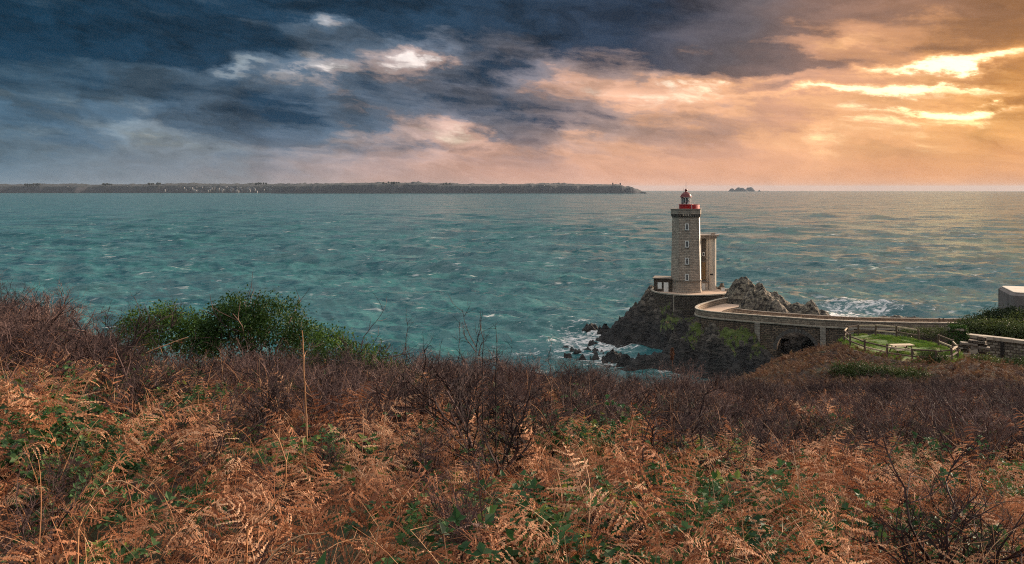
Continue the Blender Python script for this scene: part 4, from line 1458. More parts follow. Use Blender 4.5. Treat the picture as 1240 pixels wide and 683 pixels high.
def frond_mesh(rng, L=0.95, lean=0.15, droop=1.7, npair=15, bare=0.3, detail=True, curl=1.0, plen=0.30, ribbed=False):
    tm = TM()
    pts, tang = rachis(rng, L, lean, droop)
    tm.tube(pts, 0.0042 * L, 0.0010, 3, 0.75)
    N = len(pts) - 1
    for i in range(npair):
        u = bare + (1 - bare) * (i / (npair - 1)) ** 0.9 * 0.985
        k = u * N; j = min(int(k), N - 1); fr = k - j
        p = pts[j].lerp(pts[j + 1], fr); t = tang[j].lerp(tang[min(j + 1, N)], fr).normalized()
        side0 = t.cross(Vector((0, 0, 1)))
        if side0.length < 0.05: side0 = Vector((0, 1, 0))
        side0.normalize()
        up0 = side0.cross(t).normalized()
        uu = (u - bare) / (1 - bare)
        ell = plen * L * (1 - uu) ** 0.75 * (0.55 + 0.45 * min(1, uu * 4 + 0.5)) + 0.02
        for sg in (-1, 1):
            if rng.random() < 0.16: continue
            ln = ell * rng.choice([rng.uniform(0.75, 1.1), rng.uniform(0.75, 1.1), rng.uniform(0.3, 0.8)])
            fwd = rng.uniform(0.25, 0.6)
            d = (side0 * sg + t * fwd + up0 * rng.uniform(-0.25, 0.3)).normalized()
            ns = 6 if detail else 3
            q = [p.copy()]
            dd = d.copy()
            for s in range(ns):
                dd = (dd + (Vector((0, 0, -1)) * rng.uniform(0.02, 0.30) + t * rng.uniform(-0.12, 0.2) + side0 * rng.uniform(-.1, .1)) * curl).normalized()
                q.append(q[-1] + dd * (ln / ns))
            tone = rng.uniform(0.1, 0.9)
            nrm = (dd.cross(t)).normalized()
            if detail:
                tm.tube([q[0], q[3], q[6]], 0.0016, 0.0006, 3, tone)
                npn = 8
                for a in range(npn):
                    w = (a + 0.6) / npn
                    kk = w * ns; jj = min(int(kk), ns - 1)
                    c = q[jj].lerp(q[jj + 1], kk - jj)
                    ax = (q[jj + 1] - q[jj]).normalized()
                    lat = ax.cross(nrm).normalized()
                    pl = ln * (0.065 if ribbed else 0.165) * (1 - w) ** 0.6 * rng.uniform(0.7, 1.15) + (0.006 if ribbed else 0.004)
                    for s2 in (-1, 1):
                        dl = (lat * s2 + ax * 0.55 + nrm * rng.uniform(-1.0, 0.45)).normalized()
                        wd = ax * (ln / npn * (0.5 if ribbed else 0.25))
                        i0 = tm.vert(c - wd, tone); i1 = tm.vert(c + wd, tone)
                        i2 = tm.vert(c + dl * pl * 0.65 + wd * 0.7, tone + 0.1); i3 = tm.vert(c + dl * pl, tone + 0.15)
                        tm.f.append((i0, i1, i2, i3))
            else:
                prev = None
                for s in range(ns + 1):
                    ax = (q[min(s + 1, ns)] - q[max(s - 1, 0)]).normalized()
                    lat = ax.cross(nrm).normalized()
                    w = ln * 0.10 * (1 - (s / ns) ** 1.5) + 0.002
                    i0 = tm.vert(q[s] - lat * w, tone); i1 = tm.vert(q[s] + lat * w + nrm * w * 0.5, tone)
                    if prev: tm.f.append((prev[0], prev[1], i1, i0))
                    prev = (i0, i1)
    return tm


def thorn_mesh(rng, H=1.2, stems=3, spread=0.5, fine=1.0, maxdepth=4):
    trunk = TM(); tw = TM()
    def grow(p, d, L, r, depth):
        ns = 5 if depth < 2 else 3
        pts = [p.copy()]; dirs = [d.copy()]
        for i in range(ns):
            d = (d + Vector((rng.gauss(0, .20), rng.gauss(0, .20), rng.gauss(0.05, .12)))).normalized()
            pts.append(pts[-1] + d * (L / ns)); dirs.append(d.copy())
        (trunk if depth == 0 else tw).tube(pts, r, r * (0.45 if depth < 3 else 0.3), 4 if depth == 0 else 3, rng.uniform(0.1, 0.9))
        if depth >= maxdepth: return
        nb = {0: 6, 1: 5, 2: 4, 3: 3}[depth] * fine
        nb = int(nb) + (1 if rng.random() < nb % 1 else 0)
        for b in range(nb):
            u = rng.uniform(0.22, 1.0) if depth else rng.uniform(0.25, 1.0)
            k = u * ns; j = min(int(k), ns - 1)
            q = pts[j].lerp(pts[j + 1], k - j)
            ax = dirs[j + 1]
            pe = ax.cross(Vector((rng.gauss(0, 1), rng.gauss(0, 1), rng.gauss(0, 1)))).normalized()
            a = rng.uniform(0.5, 1.15)
            nd = (ax * math.cos(a) + pe * math.sin(a) + Vector((0, 0, 0.12))).normalized()
            grow(q, nd, L * rng.uniform(0.38, 0.68), r * 0.56, depth + 1)
    for s in range(stems):
        a = rng.uniform(0, 6.28); sp = rng.uniform(0.1, spread)
        d = Vector((math.cos(a) * sp, math.sin(a) * sp, 1)).normalized()
        grow(Vector((math.cos(a) * 0.06, math.sin(a) * 0.06, -0.05)), d, H * rng.uniform(0.55, 0.95), 0.013 * H + 0.004, 0)
    return trunk, tw


def leaf(tm, p, d, n, L, W, tone, fold=0.25):
    """one pointed oval leaf, folded along its midrib"""
    s = d.cross(n).normalized()
    n = s.cross(d).normalized()
    a = tm.vert(p, tone); b = tm.vert(p + d * L * 0.45 + s * W * 0.5 + n * W * fold, tone)
    c = tm.vert(p + d * L, tone); e = tm.vert(p + d * L * 0.45 - s * W * 0.5 + n * W * fold, tone)
    tm.f.append((a, b, c)); tm.f.append((a, c, e))


def rvec(rng):
    return Vector((rng.gauss(0, 1), rng.gauss(0, 1), rng.gauss(0, 1))).normalized()


def bramble_mesh(rng, R0=0.4, nleaf=26):
    lv = TM(); cn = TM()
    for c in range(4):
        a = rng.uniform(0, 6.28); L = R0 * rng.uniform(1.0, 2.0)
        p = Vector((rng.gauss(0, R0 * 0.4), rng.gauss(0, R0 * 0.4), 0.0)); d = Vector((math.cos(a) * .7, math.sin(a) * .7, 1)).normalized()
        pts = [p]
        for i in range(8):
            d = (d + Vector((math.cos(a) * .12, math.sin(a) * .12, -0.26)) + rvec(rng) * 0.1).normalized()
            pts.append(pts[-1] + d * L / 8)
        cn.tube(pts, 0.005, 0.002, 3, rng.random())
        for i in range(nleaf // 4):
            k = rng.uniform(1, 8); j = min(int(k), 7)
            q = pts[j].lerp(pts[j + 1], k - j)
            base = (rvec(rng) + Vector((0, 0, 0.5))).normalized()
            st = q + base * rng.uniform(0.03, 0.07)
            cn.tube([q, st], 0.0018, 0.0014, 3, 0.4)
            t = rng.random()
            sz = rng.uniform(0.045, 0.085)
            side = base.cross(Vector((0, 0, 1)))
            if side.length < 0.1: side = Vector((1, 0, 0))
            side.normalize()
            up = (Vector((0, 0, 1)) + rvec(rng) * 0.45).normalized()
            for dd, s in ((base, 1.0), ((base * .35 + side).normalized(), .85), ((base * .35 - side).normalized(), .85)):
                leaf(lv, st, (dd + Vector((0, 0, -0.25))).normalized(), up, sz * s, sz * 0.72 * s, t + rng.uniform(-.1, .1))
    return lv, cn


def scatter(name, protos, pts, rots, scls, idxs, kind='stuff', label=None, cat=None):
    """one object whose points carry instances of the given plants"""
    pc = bpy.data.collections.new(name + '_plants')
    for i, o in enumerate(protos):
        o.name = '%s_plant_%03d' % (name, i)
        pc.objects.link(o)
    me = bpy.data.meshes.new(name)
    me.vertices.add(len(pts)); me.vertices.foreach_set('co', np.asarray(pts, np.float32).ravel())
    me.attributes.new('rot', 'FLOAT_VECTOR', 'POINT').data.foreach_set('vector', np.asarray(rots, np.float32).ravel())
    me.attributes.new('scl', 'FLOAT', 'POINT').data.foreach_set('value', np.asarray(scls, np.float32))
    me.attributes.new('idx', 'INT', 'POINT').data.foreach_set('value', np.asarray(idxs, np.int32))
    o = bpy.data.objects.new(name, me)
    COL.objects.link(o)
    ng = bpy.data.node_groups.new(name + '_scatter', 'GeometryNodeTree')
    ng.interface.new_socket('Geometry', in_out='INPUT', socket_type='NodeSocketGeometry')
    ng.interface.new_socket('Geometry', in_out='OUTPUT', socket_type='NodeSocketGeometry')
    N = ng.nodes; Lk = ng.links
    gi = N.new('NodeGroupInput'); go = N.new('NodeGroupOutput')
    ci = N.new('GeometryNodeCollectionInfo')
    ci.inputs['Collection'].default_value = pc
    ci.inputs['Separate Children'].default_value = True
    ci.inputs['Reset Children'].default_value = True
    ip = N.new('GeometryNodeInstanceOnPoints')
    ip.inputs['Pick Instance'].default_value = True
    def na(nm, tp):
        nd = N.new('GeometryNodeInputNamedAttribute'); nd.data_type = tp; nd.inputs['Name'].default_value = nm
        return [s for s in nd.outputs if s.enabled and s.name == 'Attribute'][0]
    e2r = N.new('FunctionNodeEulerToRotation')
    Lk.new(na('rot', 'FLOAT_VECTOR'), e2r.inputs[0])
    Lk.new(gi.outputs[0], ip.inputs['Points'])
    Lk.new(ci.outputs[0], ip.inputs['Instance'])
    Lk.new(na('idx', 'INT'), ip.inputs['Instance Index'])
    Lk.new(e2r.outputs[0], ip.inputs['Rotation'])
    Lk.new(na('scl', 'FLOAT'), ip.inputs['Scale'])
    Lk.new(ip.outputs[0], go.inputs[0])
    md = o.modifiers.new('scatter', 'NODES'); md.node_group = ng
    tag(o, label, cat, kind=kind)
    return o


def on_lawn(x, y, m=1.12):
    return ((x - LAWN_C[0]) / LAWN_A) ** 2 + ((y - LAWN_C[1]) / LAWN_B) ** 2 < m * m


# zones of the slope -------------------------------------------------------
def thorn_zone(x, y):
    """0..1: how far bare thorn takes over from bracken"""
    n = fbm(x / 4.2 + 31, y / 4.2, 4, 0.6)
    t = x / np.maximum(y, 4)
    far = sstep(y, 7.5, 15)
    left = sstep(-t, 0.42, 0.56) * sstep(y, 8, 12)
    bank = sstep(t, 0.27, 0.32) * sstep(y, 46, 54)          # the heath bank by the lawn has little thorn
    v = far * (0.62 + 1.5 * (n - 0.5)) + 0.5 * left
    return np.clip(v, 0, 1) * (1 - 0.75 * bank)


def sample_area(rng, dens, y0, y1, pad=1.5, maxt=0.70):
    """uniform random ground points inside the view wedge (with a margin)"""
    w1 = maxt * y1 + pad
    n = int(dens * 2 * w1 * (y1 - y0))
    x = rng.uniform(-w1, w1, n); y = rng.uniform(y0, y1, n)
    k = np.abs(x) < maxt * y + pad
    return x[k], y[k]


def euler_rand(rng, n, tilt):
    return np.stack([rng.normal(0, tilt, n), rng.normal(0, tilt, n), rng.uniform(0, 6.2832, n)], -1)


def build_cover():
    rng = random.Random(21); nr = np.random.default_rng(22)
    # ---- bracken: detailed fronds near, plainer ones far
    hi = [frond_mesh(rng, rng.uniform(.8, 1.1), rng.uniform(0.1, 0.5), rng.uniform(1.0, 2.3), rng.choice([12, 14, 16]), rng.uniform(.18, .4), True,
                     rng.uniform(.6, 1.6), rng.uniform(.22, .34), i % 5 < 3).build('f', 'bracken', link=False) for i in range(10)]
    lo = [frond_mesh(rng, rng.uniform(.8, 1.1), rng.uniform(0.1, 0.6), rng.uniform(1.0, 2.3), 11, rng.uniform(.15, .35), False,
                     rng.uniform(.6, 1.6), rng.uniform(.24, .36)).build('g', 'bracken', link=False) for i in range(8)]
    st = []
    for i in range(6):
        tm = TM()
        pts, tg = rachis(rng, rng.uniform(.7, 1.3), rng.uniform(.0, .5), rng.uniform(.1, 1.6), 9)
        tm.tube(pts, .0045, .0015, 3, rng.random())
        for j in range(rng.randint(0, 4)):
            q = pts[rng.randint(4, 9)]
            tm.tube([q, q + rvec(rng) * rng.uniform(.08, .25)], .0022, .0008, 3, rng.random())
        st.append(tm.build('s', 'stalk', link=False))
    he = [frond_mesh(rng, rng.uniform(.8, 1.1), rng.uniform(0.1, 0.6), rng.uniform(1.0, 2.3), 11, rng.uniform(.15, .35), False,
                     rng.uniform(.6, 1.6), rng.uniform(.24, .36)).build('h', 'heath', link=False) for i in range(6)]
    P = []; Rt = []; S = []; I = []
    def put(x, y, idx_lo, idx_hi, s0, s1, tilt, dz=0.0):
        n = len(x)
        P.append(np.stack([x, y, ground(x, y) + dz], -1)); Rt.append(euler_rand(nr, n, tilt))
        S.append(nr.uniform(s0, s1, n)); I.append(nr.integers(idx_lo, idx_hi, n))
    # collapsed litter close by: fronds lying low
    x, y = sample_area(nr, 15, 2.3, 13)
    k = nr.random(len(x)) > thorn_zone(x, y) * 0.6; x, y = x[k], y[k]
    put(x, y, 0, 10, .45, .95, .75)
    x, y = sample_area(nr, 10, 2.3, 13)
    k = nr.random(len(x)) > thorn_zone(x, y) * 0.6; x, y = x[k], y[k]
    put(x, y, 0, 10, .75, 1.2, .45)
    x, y = sample_area(nr, 15, 13, 37)
    k = nr.random(len(x)) > thorn_zone(x, y) * 0.5; x, y = x[k], y[k]
    put(x, y, 10, 18, .6, 1.0, .35)
    # bank by the lawn and the hill beyond on the right
    x, y = sample_area(nr, 12, 37, 82)
    t = x / y
    k = (t > 0.2) & (~on_lawn(x, y)) & (nr.random(len(x)) > thorn_zone(x, y) * 0.5); x, y = x[k], y[k]
    put(x, y, 24, 30, .5, 1.05, .4)
    # stalks
    x, y = sample_area(nr, 9, 2.6, 30)
    put(x, y, 18, 24, .6, 1.15, .3)
    o = scatter('bracken', hi + lo + st + he, np.concatenate(P), np.concatenate(Rt), np.concatenate(S), np.concatenate(I))
    tag(o, 'tangled rust brown dead bracken covering the whole near slope', 'bracken')
    # ---- thorn thicket
    th = []
    for i in range(7):
        a, b = thorn_mesh(rng, rng.uniform(1.0, 1.35), rng.choice([2, 3, 4]), .6, .95)
        n0 = len(a.v)
        a.v += b.v; a.t += b.t; a.f += [tuple(q + n0 for q in f) for f in b.f]
        th.append(a.build('t', 'bark', link=False))
    P, Rt, S, I = [], [], [], []
    x, y = sample_area(nr, 2.5, 7.0, 36)
    z = thorn_zone(x, y)
    k = nr.random(len(x)) < z * (0.30 + 0.5 * sstep(y, 8, 16)); x, y = x[k], y[k]
    t = x / y
    put(x, y, 0, 7, .55, 1.0, .15)
    S[-1] *= 1 + 0.15 * sstep(-t, .5, .6) - 0.35 * np.exp(-((t + .45) / .06) ** 2)
    x, y = sample_area(nr, 1.5, 36, 62)
    k = (x / y > 0.2) & (~on_lawn(x, y, 1.3)) & (nr.random(len(x)) < .12 + thorn_zone(x, y) * .8 * (y < 50)) & ~((x / y < .46) & (y > 46)); x, y = x[k], y[k]
    put(x, y, 0, 7, .5, .85, .15)
    x, y = sample_area(nr, 0.6, 2.8, 12)
    put(x, y, 0, 7, .25, .55, .7, 0.1)
    x, y = sample_area(nr, 0.3, 5.5, 14)
    put(x, y, 0, 7, .6, .95, .2)
    o = scatter('thorn_thicket', th, np.concatenate(P), np.concatenate(Rt), np.concatenate(S), np.concatenate(I))
    tag(o, 'purplish mass of bare thorn twigs along the brow of the slope', 'thicket')
    # ---- low bramble leaves among the bracken
    br = []
    for i in range(6):
        a, b = bramble_mesh(rng, rng.uniform(.3, .5), 30)
        br.append(a.build('b', 'bramble_leaf', link=False))
    P, Rt, S, I = [], [], [], []
    x, y = sample_area(nr, 7, 2.6, 22)
    n = fbm(x / 2.1 + 90, y / 2.1, 3, .6)
    k = (n > 0.53) & (nr.random(len(x)) < 0.85); x, y = x[k], y[k]
    put(x, y, 0, 6, .8, 1.25, .2, 0.28)
    o = scatter('bramble_leaves', br, np.concatenate(P), np.concatenate(Rt), np.concatenate(S), np.concatenate(I))
    tag(o, 'scattered green bramble leaves low among the dead bracken', 'bramble')

    # ---- grass on the lawn: short uneven tufts
    gr = []
    for i in range(4):
        tm = TM()
        for b in range(26):
            p = Vector((rng.gauss(0, .09), rng.gauss(0, .09), 0)); d = (Vector((rng.gauss(0, .5), rng.gauss(0, .5), 1))).normalized()
            h = rng.uniform(.05, .14); s = d.cross(rvec(rng)).normalized() * .008
            t = rng.random()
            tm.f.append((tm.vert(p - s, t), tm.vert(p + s, t), tm.vert(p + d * h, t + .2)))
        gr.append(tm.build('g', 'grass_blade', link=False))
    P, Rt, S, I = [], [], [], []
    a = nr.uniform(0, 6.2832, 5200); r = np.sqrt(nr.random(5200)) * 1.08
    x = LAWN_C[0] + LAWN_A * r * np.cos(a); y = LAWN_C[1] + LAWN_B * r * np.sin(a)
    n = fbm(x * 0.8, y * 0.8, 3); k = n > 0.36
    x, y, n, r = x[k], y[k], n[k], r[k]
    put(x, y, 0, 4, .5, 1.0, .15)
    P[-1][:, 2] = np.maximum(P[-1][:, 2], LAWN_Z + .02)
    S[-1] *= 0.5 + 1.2 * sstep(n, .4, .7) + 1.0 * sstep(r, .85, 1.05)
    o = scatter('lawn_grass', gr, np.concatenate(P), np.concatenate(Rt), np.concatenate(S), np.concatenate(I))
    tag(o, 'short uneven green grass on the fenced lawn', 'grass')


build_cover()
# ================================================================== single plants
def hit(px, py, lift=0.0):
    """ground point seen at a photo pixel"""
    d = 2.0
    while d < 120:
        p = pix(px, py, d)
        if p.z <= g1(p.x, p.y) + lift:
            return Vector((p.x, p.y, g1(p.x, p.y)))
        d += 0.05 if d < 20 else 0.2
    return pix(px, py, 30)


def leaf_cloud(rng, ells, nclus, per, L, W, spread, inner=0.55):
    """leaves in clusters over and inside a few lumpy ellipsoids"""
    tm = TM()
    vol = [e[3] * e[4] * e[5] for e in ells]
    for c in range(nclus):
        e = rng.choices(ells, vol)[0]
        d = rvec(rng)
        if d.z < -0.35: d.z = -d.z
        rr = rng.uniform(inner, 1.0) ** 0.6 * rng.uniform(0.9, 1.1)
        c0 = Vector((e[0] + d.x * e[3] * rr, e[1] + d.y * e[4] * rr, e[2] + d.z * e[5] * rr))
        tone = rng.random()
        for i in range(per):
            o = Vector((rng.gauss(0, spread), rng.gauss(0, spread), rng.gauss(0, spread)))
            ld = (d * 0.7 + rvec(rng)).normalized()
            nn = (d + rvec(rng) * 0.8 + Vector((0, 0, .4))).normalized()
            s = rng.uniform(.7, 1.25)
            if abs(ld.dot(nn)) > 0.97: continue
            leaf(tm, c0 + o, ld, nn, L * s, W * s, tone * .7 + rng.random() * .3)
    return tm


def bush(name, loc, ells, nclus, per, L, W, spread, material, label, cat, group, seed, stems=7, H=1.2, inner=0.55):
    rng = random.Random(seed)
    root = empty(name, loc)
    tag(root, label, cat, group)
    fo = leaf_cloud(rng, ells, nclus, per, L, W, spread, inner).build('foliage', material, root)
    fo['kind'] = 'stuff'
    tr, tw = thorn_mesh(rng, H, stems, 0.9, 0.7, 2)
    st = tr.build('stems', 'bark', root)
    st['kind'] = 'stuff'
    o = tw.build('twigs', 'bark', root)
    o['kind'] = 'stuff'
    return root


def build_bushes():
    def at(px, py, d):
        p = pix(px, py, d)
        return p
    g = 'evergreen bushes on the brow'
    def place(px0, px1, ytop, d):
        x = ((px0 + px1) / 2 - 620) / FOC * d
        w = (px1 - px0) / FOC * d / 2
        zt = CAM_Z - (ytop - EYE) / FOC * d
        zg = g1(x, d)
        return x, w, zt, zg
    x, w, zt, zg = place(238, 384, 357, 23.5)
    h = zt - zg
    bush('evergreen_bush', (x, 23.5, zg), [(-.35 * w, 0, h * .55, w * .55, 1.1, h * .42), (.25 * w, .1, h * .52, w * .6, 1.1, h * .44), (.75 * w, 0, h * .35, w * .4, .9, h * .36),
         (-.75 * w, 0, h * .35, w * .35, .9, h * .38)], 620, 22, .085, .055, .13, 'evergreen', 'largest dense evergreen bush rising against the sea on the left brow', 'bush', g, 1, 9, h * .9)
    x, w, zt, zg = place(134, 262, 372, 24.0)
    h = zt - zg
    bush('evergreen_bush', (x, 24.0, zg), [(-.55 * w, 0, h * .55, w * .42, .9, h * .36), (0, .1, h * .62, w * .45, .8, h * .36), (.6 * w, 0, h * .55, w * .4, .8, h * .36)],
         420, 20, .085, .055, .13, 'evergreen', 'lower evergreen bush left of the largest one, leaning left', 'bush', g, 2, 8, h * .8)
    x, w, zt, zg = place(376, 500, 392, 22.5)
    h = zt - zg
    bush('evergreen_bush', (x, 22.5, zg), [(-.6 * w, 0, h * .45, w * .5, .8, h * .5), (0, .1, h * .25, w * .5, .8, h * .4), (.6 * w, 0, h * .05, w * .5, .7, h * .35)],
         260, 20, .08, .05, .14, 'evergreen', 'evergreen bush tailing off downhill right of the largest one', 'bush', g, 3, 7, h * .9)
    # right-hand side: hedge under the bunker, scrub below the lawn, bushes by the wall
    g = 'hedge on the bunker mound'
    hb = [(1222, 383, 97, 3.2, 1.5, 'hedge bush directly in front of the bunker wall'), (1196, 392, 96, 2.8, 1.5, 'hedge bush at the left corner of the bunker'),
          (1246, 390, 95, 3.2, 1.7, 'hedge bush at the right edge below the bunker'), (1178, 398, 93, 2.6, 1.2, 'low hedge bush above the ivy pillar'),
          (1212, 398, 91, 3.2, 1.3, 'lower hedge bush just over the boundary wall coping'), (1240, 402, 89, 3.0, 1.3, 'lower hedge bush above the wall at the right edge')]
    for i, (px, py, d, w, h, lab) in enumerate(hb):
        p = pix(px, py, d)
        bush('hedge_bush', (p.x, p.y, p.z - h * .5), [(-.4 * w, 0, h * .4, w * .6, 1.6, h * .6), (.4 * w, .2, h * .45, w * .6, 1.6, h * .6), (0, .4, h * .1, w * .9, 2.0, h * .8)],
             330, 18, .20, .14, .3, 'hedge_leaf', lab, 'hedge', g, 20 + i, 5, 1.2, .5)
    for i, (px, py, d, w, h, lab) in enumerate([(1030, 452, 62, 1.6, 1.3, 'dark green scrub on the bank below the left end of the lawn'),
                                                (1066, 455, 61, 1.7, 1.2, 'dark green scrub below the middle of the lawn fence'),
                                                (1102, 458, 60, 1.5, 1.0, 'dark green scrub below the right end of the lawn'),
                                                (1130, 440, 66, 1.0, 1.1, 'leafy scrub against the foot of the tumbled wall'),
                                                (1226, 450, 69, 1.9, 1.2, 'green bush in front of the boundary wall at the right edge'),
                                                (1190, 456, 67, 1.4, .8, 'smaller green bush in front of the wall by the ivy pillar'),
                                                (1125, 402, 92, 4.0, 0.9, 'strip of green scrub behind the lawn and left of the pillar')]):
        p = pix(px, py, d)
        p.z = max(p.z - h * .5, g1(p.x, p.y) - .3)
        bush('scrub_bush', p, [(-.45 * w, 0, h * .35, w * .55, 1.0, h * .6), (.4 * w, .1, h * .4, w * .6, 1.0, h * .6), (0, 0, h * .1, w * .9, 1.2, h * .7)],
             230, 16, .13, .09, .2, 'hedge_leaf', lab, 'scrub', 'green scrub around the lawn', 40 + i, 5, 1.0, .45)
    # ivy on the pillar
    rng = random.Random(9)
    tm = TM()
    for i in range(3600):
        f = rng.choice([0, 0, 0, 1, 2, 3])
        u = rng.uniform(-1, 1); z = rng.uniform(-0.6, 4.75)
        thick = rng.uniform(0, .28) * (0.6 + 0.5 * math.sin(z * 2.3 + u * 2))
        if f == 0: p = Vector((u * .75, -.58 - thick, z)); n = Vector((0, -1, 0))
        elif f == 1: p = Vector((-.72 - thick, u * .6, z)); n = Vector((-1, 0, 0))
        elif f == 2: p = Vector((.72 + thick, u * .6, z)); n = Vector((1, 0, 0))
        else: p = Vector((u * .75, rng.uniform(-.6, .6), 4.58 + thick)); n = Vector((0, 0, 1))
        leaf(tm, p, (Vector((0, 0, -1)) + rvec(rng) * .8).normalized(), (n + rvec(rng) * .6).normalized(), .13, .12, rng.random() * .6)
    pil = bpy.data.objects['gate_pillar']
    o = tm.build('ivy', 'evergreen', pil); o['kind'] = 'stuff'


build_bushes()


def build_thorns():
    g = 'bare thorn shrubs on the slope'
    spec = [  # px, base row, height, stems, seed, label
        (592, 606, 1.4, 4, 5, 'tallest bare thorn shrub, dark and spindly, in the middle of the slope'),
        (560, 560, 1.35, 3, 6, 'bare thorn shrub just behind and left of the tallest one'),
        (640, 575, 1.25, 3, 7, 'bare thorn shrub just right of the tallest one'),
        (846, 588, 1.15, 2, 8, 'small bare thorn tree with one clear dark trunk right of centre'),
        (783, 612, 1.0, 2, 9, 'small bare thorn sapling in front of the clear-trunked thorn tree'),
        (908, 560, 1.0, 3, 10, 'bare thorn shrub right of the clear-trunked thorn tree'),
        (985, 545, 1.1, 4, 11, 'tangled purplish thorn shrub below the heath bank'),
        (1072, 520, 1.2, 4, 12, 'tangled thorn shrub below the lawn fence'),
        (1150, 505, 1.2, 4, 13, 'tangled thorn shrub below the ivy pillar'),
        (1218, 510, 1.2, 3, 14, 'bare thorn shrub at the right edge below the wall'),
        (490, 545, 1.2, 3, 15, 'bare thorn shrub below the tailing evergreen bush'),
        (420, 520, 1.2, 3, 16, 'bare thorn shrub below the right side of the largest evergreen bush'),
        (235, 500, 1.15, 4, 17, 'bare thorn shrub below the lower evergreen bush'),
        (60, 470, 1.1, 4, 18, 'dense dark thorn shrub at the left edge of the brow'),
        (120, 485, 1.25, 4, 19, 'dense thorn shrub right of the one at the left edge'),
        (700, 545, 1.0, 3, 20, 'low thorn shrub midway between the tallest and the clear-trunked ones'),
    ]
    for (px, py, H, st, seed, lab) in spec:
        p = hit(px, py)
        rng = random.Random(seed)
        root = empty('thorn_shrub', p, rng.uniform(0, 6))
        tag(root, lab, 'shrub', g)
        a, b = thorn_mesh(rng, H, st, .5, .86)
        o = a.build('trunk', 'bark', root); o['kind'] = 'stuff'
        o = b.build('branches', 'bark', root); o['kind'] = 'stuff'
    # long upright shoots standing against the sea
    g = 'tall bare shoots against the sea'
    for i, (px, y0, y1, d, lab) in enumerate([(557, 470, 388, 9.5, 'leftmost long bare shoot against the sea at the middle'),
                                              (584, 470, 376, 9.0, 'tallest bare shoot against the sea at the middle'),
                                              (600, 470, 386, 9.2, 'bare shoot leaning right against the sea at the middle'),
                                              (491, 470, 372, 10, 'long bare shoot against the sea beside the evergreen tail'),
                                              (667, 470, 407, 11, 'lone bare shoot against the sea right of the middle group'),
                                              (527, 475, 414, 10.5, 'short bare shoot leaning over between the two shoot groups')]):
        b = pix(px, y0, d); t = pix(px + RNG.uniform(-4, 10), y1, d)
        tm = TM()
        rng = random.Random(50 + i)
        pts = [Vector((0, 0, 0))]
        for j in range(1, 9):
            q = (t - b) * (j / 8); q += Vector((rng.gauss(0, .012), rng.gauss(0, .012), 0))
            pts.append(q)
        root = empty('bare_shoot', b)
        tag(root, lab, 'shoot', g)
        foot = b.z - g1(b.x, b.y) + .05
        tm.tube([Vector((0, 0, -foot)), Vector((.01, 0, -foot * .5))] + pts, .0085, .0018, 4, .1)
        tm.build('stem', 'bark', root)
        tw = TM()
        for j in range(14):
            k = rng.randint(1, 7)
            s = pts[k].lerp(pts[k + 1], rng.random())
            dd = (rvec(rng) * .7 + Vector((0, 0, .6))).normalized()
            tw.tube([s, s + dd * rng.uniform(.04, .16)], .0025, .001, 3, .1)
        tw.build('side_twigs', 'bark', root)['kind'] = 'stuff'


build_thorns()


